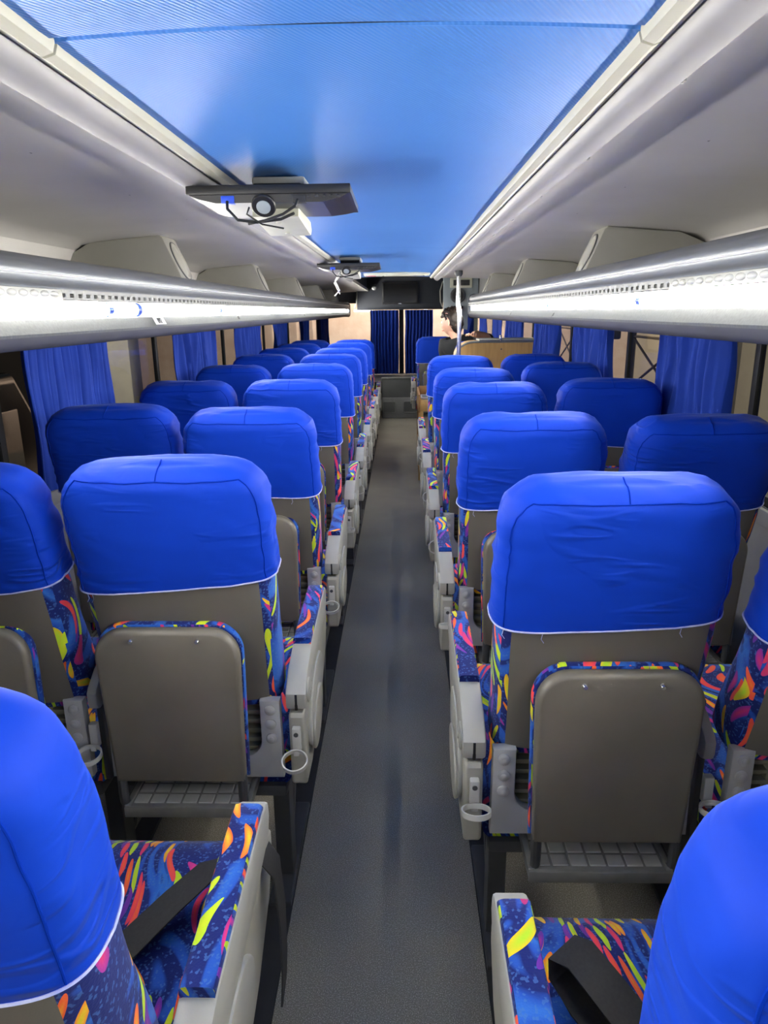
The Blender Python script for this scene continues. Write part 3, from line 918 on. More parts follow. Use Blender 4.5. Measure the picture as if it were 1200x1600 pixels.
    D['inner_pad'] = MB().prism([(0.03, 0.672), (0.11, 0.684), (0.30, 0.699), (0.40, 0.700), (0.40, 0.712), (0.29, 0.712), (0.11, 0.698), (0.03, 0.684)], 'x', xi0 + 0.001, xi1 - 0.001, 0.003, 2).mesh('inner_pad', 'moquette', sx)
    D['inner_link'] = MB().box(xi0 + 0.004, xi1 - 0.004, 0.0, 0.10, 0.40, 0.60, 0.004).mesh('inner_link', 'dark_metal', sx)
    return D


DM = {1: seat_meshes(1), -1: seat_meshes(-1)}
GRP = {('L', 'A'): 'left aisle seats', ('L', 'W'): 'left window seats', ('R', 'A'): 'right aisle seats', ('R', 'W'): 'right window seats'}


def make_seat(side, kind, yh, rec, variant, label, ring_tilt=0.0, x=None, calf=None):
    """side L/R, kind A (aisle) / W (window); yh = y of armrest hinge; rec = recline in degrees"""
    sx = 1 if side == 'L' else -1
    D = DM[sx]
    xs = {('L', 'A'): -0.386, ('L', 'W'): -0.806, ('R', 'A'): 0.415, ('R', 'W'): 0.856}[(side, kind)] if x is None else x
    root = empty('bus_seat', (xs, yh, 0))
    tag(root, label, 'seat', GRP[(side, kind)])
    rot = (R(rec), 0, 0)
    bc = link('back_cushion', D['back_cushion'], root, PIV, rot)
    link('back_shell', D['back_shell'], root, PIV, rot)
    cv, sm, hm = COVERS[(sx, variant % 5)]
    c = link('head_cover', cv, root, PIV, rot)
    link('seam', sm, c); link('hem', hm, c)
    # calf rest hangs on the rear of the back
    lo = (sx * -0.017, -0.062 + PIV[1] - 0.060, 0.458)
    ca = R(2.0 + 0.10 * rec) if calf is None else R(calf)
    cp = link('calf_panel', D['calf_panel'], root, lo, (ca, 0, 0))
    link('screw', D['screw'], cp)
    link('calf_cushion', D['calf_cushion'], root, lo, (ca, 0, 0))
    fp = link('foot_plate', D['foot_plate'], root, (lo[0], lo[1] - 0.005, 0.398))
    link('tread', D['tread'], fp)
    for xx in (-0.127, 0.127):
        link('foot_arm', D['foot_arm'], root, (lo[0] + xx, lo[1] - 0.005, 0.398))
    link('seat_cushion', D['seat_cushion'], root)
    link('seat_pan', D['seat_pan'], root)
    f = link('frame_plate', D['frame_plate'], root)
    for xx in (-0.166, 0.166):
        for z in (0.592, 0.558, 0.524):
            link('bolt', D['bolt'], f, (xx, -0.024, z))
    link('grille', D['grille'], root)
    link('leg', D['leg'], root)
    if kind == 'A':
        am = link('armrest', D['armrest'], root)
        link('arm_pad', D['arm_pad'], am); link('hinge_cover', D['hinge_cover'], am); link('slot', D['slot'], am)
        hs = link('side_housing', D['side_housing'], root)
        link('housing_disc', D['housing_disc'], hs); link('housing_cap', D['housing_cap'], hs)
        ck = link('clip', D['clip'], root)
        link('clip_bolt', D['clip_bolt'], ck)
        link('ring', D['ring'], ck, (sx * 0.221, -0.046, 0.508), (R(ring_tilt), 0, 0))
        ia = link('inner_armrest', D['inner_armrest'], root)
        link('inner_pad', D['inner_pad'], ia)
        link('inner_link', D['inner_link'], root)
        ck2 = link('clip', D['clip'], root, (sx * -0.432, 0, 0.01))
        link('ring', D['ring'], ck2, (sx * 0.221, -0.046, 0.508), (R(ring_tilt * 0.6), 0, 0))
    return root


rows_ord = ['nearest', 'second', 'third', 'fourth', 'fifth', 'sixth', 'seventh', 'eighth', 'ninth']
rnd = random.Random(5)
REC = {('L', 'A'): (11.0, 10.8, 14.3, 11.9, 8.1, 6.4, 8.1, 4.0, 8.2),
       ('L', 'W'): (None, 13.5, 10.5, 12.2, 10.2, 6.2, 5.8, 6.8, 8.9),
       ('R', 'A'): (6.2, 10.7, 13.5, 12.3, 14.8, 10.6),
       ('R', 'W'): (None, 16.5, 16.2, 8.2, 4.0, 8.0)}
SEATS = {}
for (side, kind), recs in REC.items():
    y1 = 1.35 if side == 'L' else 1.18
    for i, rc in enumerate(recs):
        if rc is None: continue
        sd = 'left' if side == 'L' else 'right'
        where = 'aisle' if kind == 'A' else 'window'
        extra = ''
        j = i if kind == 'A' else i - 1
        lab = 'blue-covered %s seat %s of the aisle, %s from the camera%s' % (where, sd, rows_ord[j], extra)
        SEATS[(side, kind, i)] = make_seat(side, kind, y1 + 0.8 * (i - 1) - (0.055 if i == 0 else 0), rc, rnd.randrange(4) if i > 1 else (4 if i == 0 else (1 if side == 'L' else 2)), lab,
                                           ring_tilt=(18 if side == 'L' else -14) if i < 3 else rnd.choice((0, 60, -75, 75)))
SEATS['RF'] = make_seat('R', 'A', 7.52, 8, 2, 'blue-covered aisle seat beyond the wooden table, right of the aisle')
SEATS['RFW'] = make_seat('R', 'W', 7.60, 8, 3, 'blue-covered window seat showing just above the wooden partition')
SEATS['RP'] = make_seat('R', 'W', 6.25, 6, 1, 'blue-covered seat the person in black sits on behind the partition', x=0.72)

# floor rails along the legs
for sg, x in ((-1, -0.386 + 0.145), (1, 0.415 - 0.145)):
    y1 = 8.3 if sg < 0 else 5.1
    struct(build(MB().box(x - 0.030, x + 0.030, YB + 0.02, y1, 0.0, 0.006, 0.002), 'trim_%d' % (20 if sg < 0 else 21), 'rubber'),
           'dark floor rail under the %s seat legs' % ('left' if sg < 0 else 'right'), 'trim')


def belt(pts, w, parent, name='seat_belt'):
    """flat strap through points: (pos, side vector)"""
    mb = MB(); rings = []
    for (p, sd, nr) in pts:
        p = Vector(p); sd = Vector(sd).normalized() * w / 2; nr = Vector(nr).normalized() * 0.0012
        rings.append([p - sd - nr, p + sd - nr, p + sd + nr, p - sd + nr])
    return build(mb.loft(rings), name, 'strap', parent, angle=60)


s0 = SEATS[('L', 'A', 0)]
belt([((-0.02, 0.26, 0.500), (0.6, -1, 0), (0, 0, 1)), ((0.04, 0.33, 0.507), (0.8, -1, 0), (0, 0, 1)), ((0.09, 0.385, 0.530), (0.8, -1, 0.1), (-0.3, -0.3, 1)), ((0.135, 0.43, 0.548), (0.8, -0.9, 0.2), (-0.1, 0, 1)), ((0.175, 0.45, 0.540), (0.6, -1, 0.1), (0.5, 0, 1)), ((0.193, 0.45, 0.50), (0.1, -1, 0), (1, 0, 0.2)), ((0.196, 0.44, 0.45), (0, -1, 0), (1, 0, 0))], 0.055, s0)
belt([((0.242, 0.37, 0.636), (0.1, 1, 0), (0, 0, 1)), ((0.259, 0.365, 0.615), (0, 1, 0), (1, 0, 0.3)), ((0.268, 0.345, 0.55), (0, 1, 0.2), (1, 0, 0)), ((0.273, 0.315, 0.49), (0, 1, 0.3), (1, 0, 0)), ((0.273, 0.30, 0.46), (0, 1, 0.3), (1, 0, 0))], 0.045, s0)
s0 = SEATS[('R', 'A', 0)]
belt([((0.03, 0.26, 0.500), (0.8, 1, 0), (0, 0, 1)), ((-0.03, 0.33, 0.507), (0.8, 1, 0), (0, 0, 1)), ((-0.08, 0.40, 0.535), (0.8, 0.9, 0.1), (0.2, -0.2, 1)), ((-0.115, 0.445, 0.556), (0.8, 0.8, 0), (0, 0, 1)), ((-0.135, 0.465, 0.548), (0.8, 0.7, 0), (-0.8, 0.3, 0.5)), ((-0.135, 0.455, 0.525), (0.8, 0.7, 0), (-1, 0, 0)), ((-0.115, 0.42, 0.508), (0.8, 0.8, 0), (0.3, 0, 1)), ((-0.07, 0.34, 0.503), (0.8, 0.9, 0), (0, 0, 1)), ((-0.03, 0.26, 0.499), (0.8, 1, 0), (0, 0, 1))], 0.06, s0)


# ------------------------------------------------------------------ curtains
def curtain(x, y0, y1, z0, z1, folds, seed, mat, label, along='y', amp=0.021, taper=0.0, group=None):
    rd = random.Random(seed)
    nu, nv = folds * 14, 16
    ph = [rd.uniform(-0.5, 0.5) for _ in range(folds + 2)]
    mb = MB(); bm = mb.bm
    sheets = []
    for off in (0.0, 0.003):
        V = []
        for j in range(nv + 1):
            v = j / nv
            z = lerp(z1, z0, v)
            row = []
            for i in range(nu + 1):
                u = i / nu
                k = u * folds + 0.55 * noise.noise(Vector((u * folds * 0.55, v * 0.7, seed * 2.7)))
                am = amp * (0.8 + 0.9 * noise.noise(Vector((k * 0.8, v * 1.1, seed))))
                a = 2 * PI * k
                d = am * (math.sin(a) + 0.35 * math.sin(2 * a + 1.3 + seed))
                d += 0.014 * noise.noise(Vector((u * 4, v * 2.2, seed + 7)))
                w_ = 1.0 - taper * (1 - v)
                yy = lerp(y0, y1, 0.5 + (u - 0.5) * w_) + 0.012 * noise.noise(Vector((v * 2.5, u * 2, seed + 3))) 
                if along == 'y': row.append(bm.verts.new((x + d + off, yy, z)))
                else: row.append(bm.verts.new((yy, x + d + off, z)))
            V.append(row)
        sheets.append(V)
    for V in sheets:
        for j in range(nv):
            for i in range(nu):
                bm.faces.new((V[j][i], V[j][i + 1], V[j + 1][i + 1], V[j + 1][i]))
    A, B = sheets
    for j in range(nv):
        bm.faces.new((A[j][0], A[j + 1][0], B[j + 1][0], B[j][0])); bm.faces.new((A[j][nu], A[j + 1][nu], B[j + 1][nu], B[j][nu]))
    for i in range(nu):
        bm.faces.new((A[0][i], A[0][i + 1], B[0][i + 1], B[0][i])); bm.faces.new((A[nv][i], A[nv][i + 1], B[nv][i + 1], B[nv][i]))
    o = build(mb, 'curtain', mat, angle=80)
    tag(o, label, 'curtain', group)
    return o


for i, (a, c, f) in enumerate(((2.20, 2.84, 12), (3.70, 4.47, 11), (5.12, 6.00, 11), (6.66, 7.35, 9), (8.5, 9.1, 5))):
    curtain(-1.10, a, c, 0.84, 1.335, f, i + 1, 'curtain', 'gathered blue curtain at the left windows, %s from the camera' % rows_ord[i], group='left window curtains')
for i, (a, c, f) in enumerate(((2.33, 2.90, 12), (3.64, 4.38, 11), (4.86, 5.70, 11), (6.27, 7.2, 9), (7.65, 8.3, 5), (9.1, 9.7, 5))):
    curtain(1.10, a, c, 0.84, 1.338, f, i + 11, 'curtain', 'gathered blue curtain at the right windows, %s from the camera' % rows_ord[i], group='right window curtains')

# ------------------------------------------------------------------ front of the bus
YP = 9.66
fp = MB().box(-0.20, 0.285, YP, YP + 0.25, 0.0, 0.53, 0.012)
pan = struct(build(fp, 'wall_front_panel', 'front_panel'), 'low dark grey panel closing the aisle below the windscreen', 'panel')
lowp = MB().box(-0.195, 0.28, YP - 0.022, YP, 0.0, 0.278, 0.006)
build(lowp, 'lower_board', 'front_panel_light', pan)
for x0, x1 in ((-0.185, -0.015), (0.095, 0.270)):
    fr = MB()
    fr.tube([(px, YP - 0.024, pz) for px, pz in rrect(x0, x1, 0.075, 0.225, 0.02, 4)], 0.009, 6, closed=True)
    build(fr, 'recess_rim', 'front_panel_light', pan)
    build(MB().prism(rrect(x0, x1, 0.075, 0.225, 0.02, 4), 'y', YP - 0.026, YP - 0.02), 'recess_cover', 'front_panel', pan)
build(MB().box(-0.20, 0.285, YP - 0.012, YP + 0.03, 0.525, 0.545, 0.006), 'top_lip', 'front_panel_light', pan)
# dash floor behind the panel
struct(build(MB().box(-1.15, 1.15, YP + 0.26, YF, 0.40, 0.46), 'trim_30', 'charcoal'), 'dark dashboard ledge below the windscreen', 'trim')
# windscreen
YG = 11.35
ws = struct(build(MB().box(0.035, 0.105, YG - 0.04, YG + 0.02, 0.46, 1.52, 0.004), 'window_front', 'black'), 'black centre post of the bus windscreen', 'window')
for x0, x1 in ((-1.15, 0.035), (0.105, 1.15)):
    build(MB().box(x0, x1, YG, YG + 0.008, 0.46, 1.52), 'pane', 'glass', ws)
struct(build(MB().box(-1.15, 1.15, YG - 0.02, YG + 0.03, 0.0, 0.46), 'wall_front', 'charcoal'), 'dark front wall of the bus below the windscreen', 'wall')
struct(build(MB().box(-1.18, 1.18, YG - 0.02, YG + 0.03, 1.52, 1.9), 'trim_31', 'charcoal'), 'dark header above the bus windscreen', 'trim')
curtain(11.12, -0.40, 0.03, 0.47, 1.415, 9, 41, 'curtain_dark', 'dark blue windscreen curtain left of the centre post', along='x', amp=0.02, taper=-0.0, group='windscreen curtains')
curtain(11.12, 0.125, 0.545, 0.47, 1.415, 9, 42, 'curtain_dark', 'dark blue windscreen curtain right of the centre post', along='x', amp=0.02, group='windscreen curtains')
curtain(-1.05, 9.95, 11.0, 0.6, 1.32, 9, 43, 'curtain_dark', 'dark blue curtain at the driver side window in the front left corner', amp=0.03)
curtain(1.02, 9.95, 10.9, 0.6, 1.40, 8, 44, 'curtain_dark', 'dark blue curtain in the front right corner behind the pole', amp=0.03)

# dark console over the windscreen with a flat screen
YC = 10.6
con = empty('front_console', (0.03, YC, 1.42))
tag(con, 'dark overhead console above the windscreen curtains holding a screen', 'console')
prof_c = [(0.0, 0.40), (0.02, 0.10), (0.0, 0.035), (0.03, 0.0), (0.45, 0.0), (0.45, 0.43), (0.0, 0.43)]
nb = MB()
rings = []
for i in range(17):
    t = i / 16
    x = lerp(-0.60, 0.64, t)
    bow = 0.10 * (1 - (2 * t - 1) ** 2)
    rings.append([(x, y + (0.10 - bow if y < 0.3 else 0), z + 0.02 * (1 - (2 * t - 1) ** 2) * (1 if z > 0.3 else 0)) for y, z in prof_c])
build(nb.loft(rings), 'console_body', 'charcoal', con)
sc = build(MB().prism(rrect(-0.235, 0.275, 0.075, 0.375, 0.01, 3), 'y', -0.045, 0.02, 0.004, 2), 'screen_frame', 'monitor_black', con)
build(MB().box(-0.215, 0.255, -0.047, -0.044, 0.095, 0.36), 'screen_glass', 'screen', sc)
build(MB().box(0.0, 0.04, -0.047, -0.044, 0.079, 0.087), 'screen_badge', 'chrome', sc)
lampo = MB()
lampo.loft([[(-0.36 + r_ * math.cos(2 * PI * k / 16), 0.02 - 0.05 + 0.0, 0.0) for k in range(16)] for r_ in ()] or [[(-0.345 + rr * math.cos(2 * PI * k / 16), -0.035 + rr * math.sin(2 * PI * k / 16), z) for k in range(16)] for rr, z in ((0.012, 0.325), (0.030, 0.315), (0.033, 0.30), (0.027, 0.28), (0.012, 0.268))])
build(lampo, 'dome_lamp', 'white_plastic', con)
build(MB().box(-0.375, -0.315, -0.06, 0.03, 0.325, 0.365, 0.006), 'lamp_base', 'black', con)
for sx_ in (-0.605, 0.605):
    build(MB().tube([(sx_ + 0.03 * math.copysign(1, sx_), 0.07, 0.38), (sx_ * 0.985, 0.05, 0.25), (sx_, 0.07, 0.10), (sx_ + 0.03 * math.copysign(1, sx_), 0.10, 0.03)], 0.010, 8), 'edge_bead', 'plastic_grey', con)

# right front pillar with vent, speaker
pil = empty('front_pillar', (0.0, 10.35, 0.0))
tag(pil, 'blue grey front right pillar panel with vent and round speaker', 'panel')
build(MB().prism([(0.655, 1.86), (0.66, 1.35), (0.80, 1.18), (1.14, 1.1), (1.14, 1.86)], 'y', 0, 0.10, 0.01, 2), 'pillar_body', 'pillar_grey', pil)
vf = build(MB().prism(rrect(0.745, 1.05, 1.70, 1.83, 0.012, 3), 'y', -0.03, 0.004, 0.006, 2), 'vent_frame', 'cream_plastic', pil)
build(MB().box(0.79, 1.015, -0.033, -0.028, 1.73, 1.805), 'vent_hole', 'black', vf)
for z in (1.748, 1.768, 1.788):
    build(MB().box(0.79, 1.015, -0.036, -0.030, z - 0.003, z + 0.003), 'vent_slat', 'dark_metal', vf)
sp_ = build(MB().disc((0.855, 0.0, 1.60), (0, -1, 0), 0.105, 0.03, 32, 0.095), 'speaker', 'dark_metal', pil)
build(MB().disc((0.855, -0.028, 1.60), (0, -1, 0), 0.075, 0.008, 28, 0.05), 'speaker_cone', 'rubber', sp_)
build(MB().disc((0.835, -0.036, 1.535), (0, -1, 0), 0.008, 0.004, 10), 'speaker_badge', 'chrome', sp_)
ext = empty('red_hammer', (0.86, 10.27, 1.36))
tag(ext, 'small red and black safety hammer on the front right pillar', 'hammer')
build(MB().box(-0.05, 0.05, 0.0, 0.07, 0.03, 0.075, 0.01).box(-0.012, 0.012, 0.015, 0.055, -0.05, 0.035, 0.006), 'hammer_body', 'red_plastic', ext)
build(MB().box(-0.07, 0.07, 0.05, 0.08, 0.06, 0.10, 0.008), 'holder', 'black', ext)

# cream roof lamp on the far blue panel
lm = empty('ceiling_lamp', (0.03, 6.12, 1.70))
tag(lm, 'long cream lamp fitting with red lettering strip on the far blue ceiling', 'lamp')
build(MB().box(-0.27, 0.27, -0.10, 0.10, -0.022, 0.002, 0.008), 'lamp_body', 'cream_plastic', lm)
build(MB().box(-0.25, -0.17, -0.06, 0.05, -0.0235, -0.021, 0.0), 'red_mark', 'red_plastic', lm)
for x in (-0.11, 0.22):
    build(MB().disc((x, 0.0, -0.022), (0, 0, -1), 0.008, 0.003, 10), 'screw', 'dark_metal', lm)


# ------------------------------------------------------------------ fold-down monitors
def monitor(y, label, tilt, yaw=0.0, x=-0.215):
    root = empty('folding_monitor', (x, y, 1.69), yaw)
    tag(root, label, 'monitor', 'ceiling monitors')
    # ceiling mount
    mt = build(MB().box(-0.060, 0.060, 0.14, 0.36, -0.012, 0.006, 0.006), 'mount_plate', 'plastic_grey', root)
    build(MB().prism([(0.12, -0.012), (0.34, -0.012), (0.30, -0.040), (0.16, -0.040)], 'x', -0.055, 0.055, 0.004, 2), 'mount_block', 'dark_metal', root)
    # monitor, folded flat: its back faces down
    T = Matrix.Translation((0, 0.0, -0.042)) @ Matrix.Rotation(R(tilt), 4, 'X')
    W, Dp = 0.172, 0.285
    mb = MB()
    secs = [(W, 0.0, 0.006), (W, 0.0, -0.006), (W - 0.012, 0.012, -0.014), (W * 0.75, 0.05, -0.030), (W * 0.6, 0.08, -0.036)]
    rings = []
    for (hw_, ins, z) in [(W, 0.0, 0.006), (W, 0.0, -0.008), (W - 0.006, 0.002, -0.011), (W * 0.86, 0.004, -0.018), (W * 0.66, 0.006, -0.026)]:
        y0_, y1_ = ins * 0.5, Dp - ins * 12
        rings.append([T @ Vector(p) for p in ((-hw_, y0_, z), (hw_, y0_, z), (hw_, y1_, z), (-hw_, y1_, z))])
    shell = build(mb.loft(rings), 'monitor_shell', 'monitor_black', root, smooth=False)
    build(MB().box(-W + 0.008, W - 0.008, 0.012, Dp - 0.012, 0.0062, 0.0075, mat=T), 'screen', 'screen', shell)
    build(MB().box(-W, W, -0.004, 0.004, -0.010, 0.008, 0.002, mat=T), 'bezel_edge', 'black', shell)
    # port recesses with plugs, round hub, buttons on the near lower edge
    build(MB().box(-0.10, -0.072, -0.001, 0.02, -0.027, -0.012, 0.002, mat=T), 'video_port', 'vga_blue', shell)
    hub = MB().disc(T @ Vector((-0.012, 0.010, -0.030)), (0, -0.75, -0.65), 0.026, 0.006, 24, 0.024)
    build(hub, 'hub', 'black', shell)
    build(MB().disc(T @ Vector((-0.012, 0.006, -0.034)), (0, -0.75, -0.65), 0.015, 0.004, 20, 0.008), 'hub_core', 'pillar_grey', shell)
    build(MB().box(0.05, 0.078, -0.001, 0.02, -0.027, -0.012, 0.002, mat=T), 'power_port', 'rubber', shell)
    for k in range(5):
        build(MB().disc(T @ Vector((0.085 + 0.0155 * k, 0.004, -0.0135)), (0, -0.6, -0.8), 0.0045, 0.004, 10), 'button', 'dark_metal', shell)
    # hanging arm cover (cream box) below
    cb_ = MB().prism([(0.075, -0.012 - 0.075), (0.30, -0.105), (0.315, -0.092), (0.30, -0.072), (0.09, -0.062)], 'x', -0.052, 0.052, 0.004, 2)
    box = build(cb_, 'arm_cover', 'cream_plastic', root)
    for yy in (0.12, 0.25):
        build(MB().disc((0.0, yy, -0.090 - (yy - 0.075) * 0.075), (0, 0, -1), 0.006, 0.003, 10), 'cover_screw', 'plastic_grey', box)
    build(MB().box(-0.035, 0.035, 0.22, 0.27, -0.075, -0.02, 0.004), 'arm_link', 'dark_metal', root)
    # cables
    cab = MB()
    cab.tube([T @ Vector(p) for p in ((-0.086, -0.004, -0.024), (-0.084, -0.014, -0.040), (-0.066, -0.004, -0.060), (-0.03, 0.02, -0.062), (0.02, 0.03, -0.055), (0.05, 0.02, -0.045))], 0.0032, 6)
    cab.tube([T @ Vector(p) for p in ((0.062, -0.004, -0.022), (0.058, -0.016, -0.036), (0.03, -0.004, -0.050), (-0.01, 0.01, -0.060), (-0.05, 0.03, -0.064))], 0.0028, 6)
    cab.tube([T @ Vector(p) for p in ((-0.04, -0.006, -0.036), (-0.045, -0.010, -0.050), (-0.02, 0.02, -0.066), (0.02, 0.06, -0.07))], 0.002, 6)
    build(cab, 'cable', 'black', root)
    return root


monitor(1.60, 'black folded monitor with cream arm cover hanging near the camera', -1)
m2 = monitor(4.10, 'smaller looking black folded monitor farther along the ceiling with loose cables', -1, x=-0.225)
build(MB().tube([(-0.06, 0.2, -0.06), (-0.09, 0.18, -0.12), (-0.07, 0.22, -0.17), (-0.10, 0.25, -0.20)], 0.004, 6).tube([(-0.05, 0.2, -0.06), (-0.07, 0.2, -0.10), (-0.10, 0.22, -0.13), (-0.07, 0.25, -0.19)], 0.003, 6), 'loose_cable', 'white_plastic', m2)

# ------------------------------------------------------------------ pole, partition, table
po = empty('grab_pole', (0.495, 5.47, 0.0))
tag(po, 'chrome grab pole from ceiling to floor beside the wooden partition', 'pole')
build(MB().tube([(0, 0, 0.0), (0, 0, 1.30), (0.002, 0, 1.36), (-0.010, 0, 1.44), (-0.010, 0, 1.65)], [0.016, 0.016, 0.018, 0.016, 0.016], 16), 'pole_tube', 'chrome', po)
build(MB().disc((-0.010, 0, 1.679), (0, 0, -1), 0.030, 0.04, 18, 0.022), 'ceiling_socket', 'dark_metal', po)
build(MB().disc((0, 0, 0.0), (0, 0, 1), 0.035, 0.015, 18, 0.03), 'floor_socket', 'dark_metal', po)

pt = empty('wooden_partition', (0, 5.60, 0))
tag(pt, 'varnished wooden partition with rounded corner and metal edged top', 'partition')
outl = [(1.12, 0.0), (1.12, 1.165), (0.62, 1.165)]
for i in range(9):
    a = PI / 2 + PI / 2 * i / 8
    outl.append((0.62 + 0.135 * math.cos(a), 1.055 + 0.11 * math.sin(a)))
outl += [(0.485, 0.0)]
build(MB().prism(outl, 'y', 0, 0.025, 0.003, 1), 'back_board', 'wood', pt)
build(MB().prism([(x, z) for x, z in outl], 'y', 0.22, 0.245, 0.003, 1), 'front_board', 'wood', pt)
edge = [(x, z) for x, z in outl[2:-1]]
rim = MB()
ring = []
for (x, z) in [(1.12, 1.165)] + edge + [(0.485, 0.75)]:
    ring.append((x, z))
inner = []
rings = []
for i, (x, z) in enumerate(ring):
    dx, dz = (0, 1) if i <= 1 else ((-1, 0) if i >= len(ring) - 2 else ((x - 0.62) / 0.135, (z - 1.055) / 0.11))
    rings.append([Vector((x - dx * 0.012, y, z - dz * 0.012)) if q == 0 else Vector((x + dx * 0.006, y, z + dz * 0.006)) for q, y in ((0, 0.026), (1, 0.026), (1, 0.219), (0, 0.219))])
build(rim.loft(rings), 'wrap_board', 'wood', pt, angle=60)
al = MB().tube([(x, -0.001, z) for x, z in ring], 0.008, 8)
build(al, 'metal_edging', 'aluminium', pt)
build(MB().box(0.66, 1.12, -0.008, 0.25, 1.171, 1.186, 0.004), 'top_shelf', 'cream_plastic', pt)
build(MB().box(0.66, 1.12, -0.011, -0.007, 1.169, 1.180), 'top_edging', 'aluminium', pt)
build(MB().box(0.815, 0.83, -0.013, 0.05, 1.168, 1.215, 0.003), 'latch', 'chrome', pt)
build(MB().disc((0.83, -0.0005, 1.11), (0, -1, 0), 0.006, 0.002, 10).disc((1.09, -0.0005, 1.13), (0, -1, 0), 0.006, 0.002, 10), 'screw', 'dark_metal', pt)

tb = empty('wooden_table', (0.22, 5.96, 0))
tag(tb, 'varnished wooden side table with raised rim standing at the aisle', 'table')
build(MB().box(0, 0.15, 0.0, 0.62, 0.625, 0.65, 0.004), 'table_top', 'wood', tb)
build(MB().box(0, 0.15, -0.018, 0.0, 0.59, 0.655, 0.004), 'front_apron', 'wood', tb)
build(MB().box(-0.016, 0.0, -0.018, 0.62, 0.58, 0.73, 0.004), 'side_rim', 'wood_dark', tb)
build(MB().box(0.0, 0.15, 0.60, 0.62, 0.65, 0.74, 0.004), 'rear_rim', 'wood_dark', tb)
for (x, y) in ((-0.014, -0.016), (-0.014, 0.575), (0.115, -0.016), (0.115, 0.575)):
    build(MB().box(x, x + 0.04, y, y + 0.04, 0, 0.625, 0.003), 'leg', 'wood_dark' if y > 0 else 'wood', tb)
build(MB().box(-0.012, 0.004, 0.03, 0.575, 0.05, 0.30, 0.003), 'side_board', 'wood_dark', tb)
tray = empty('tray', (0.29, 6.40, 0.651))
tag(tray, 'small pale blue tray lying on the wooden side table', 'tray')
build(MB().prism(rrect(-0.05, 0.05, -0.12, 0.12, 0.02, 4), 'z', 0, 0.008), 'tray_base', 'pillar_grey', tray)
build(MB().tube([(x, y, 0.012) for x, y in rrect(-0.05, 0.05, -0.12, 0.12, 0.02, 4)], 0.007, 6, closed=True), 'tray_rim', 'white_plastic', tray)

# ------------------------------------------------------------------ person
per = empty('person', (0.565, 6.50, 0))
tag(per, 'person in a black t-shirt seated behind the wooden partition, head turned left', 'person')


def skin_mesh(name, verts, edges, radii, mat, root_i=0, sub=2):
    me = bpy.data.meshes.new(name)
    me.from_pydata([Vector(v) for v in verts], edges, [])
    o = bpy.data.objects.new(name, me); COL.objects.link(o)
    o.modifiers.new('skin', 'SKIN')
    sv = me.skin_vertices[0].data
    for i, r_ in enumerate(radii):
        sv[i].radius = r_ if isinstance(r_, tuple) else (r_, r_)
        sv[i].use_root = (i == root_i)
    md = o.modifiers.new('sub', 'SUBSURF'); md.levels = sub; md.render_levels = sub
    dg = bpy.context.evaluated_depsgraph_get()
    nm = bpy.data.meshes.new_from_object(o.evaluated_get(dg))
    bpy.data.objects.remove(o)
    nm.name = name
    nm.materials.clear(); nm.materials.append(MATS[mat])
    nm.polygons.foreach_set('use_smooth', [True] * len(nm.polygons))
    return nm


# seated body, facing +y, head turned to the left (-x) and slightly down; right arm laid back on the partition
bv = [(0.06, 0.02, 0.55), (0.06, 0.0, 0.74), (0.055, -0.01, 0.94), (0.03, -0.01, 1.09), (-0.01, 0.0, 1.165), (-0.035, 0.01, 1.20), (-0.05, 0.02, 1.25), (-0.055, 0.03, 1.32),
      (-0.11, 0.0, 1.10), (-0.12, 0.06, 0.92), (-0.05, 0.26, 0.78), (0.0, 0.32, 0.76),
      (0.18, -0.03, 1.125), (0.25, -0.22, 1.135), (0.20, -0.44, 1.185), (0.10, -0.60, 1.215), (0.07, -0.66, 1.215),
      (0.0, 0.08, 0.52), (-0.02, 0.42, 0.54), (-0.02, 0.45, 0.12), (-0.02, 0.56, 0.05),
      (0.16, 0.08, 0.52), (0.18, 0.42, 0.54), (0.18, 0.45, 0.12), (0.18, 0.56, 0.05)]
be = [(0, 1), (1, 2), (2, 3), (3, 4), (4, 5), (5, 6), (6, 7), (3, 8), (8, 9), (9, 10), (10, 11), (3, 12), (12, 13), (13, 14), (14, 15), (15, 16),
      (0, 17), (17, 18), (18, 19), (19, 20), (0, 21), (21, 22), (22, 23), (23, 24)]
br = [(0.12, 0.10), (0.12, 0.09), (0.13, 0.095), (0.09, 0.07), 0.050, 0.048, (0.055, 0.064), (0.062, 0.074), 0.045, 0.038, 0.033, 0.035, 0.046, 0.040, 0.038, 0.03, 0.022,
      0.075, 0.060, 0.045, 0.035, 0.075, 0.060, 0.045, 0.035]
body = link('body', skin_mesh('body', bv, be, br, 'skin'), per)
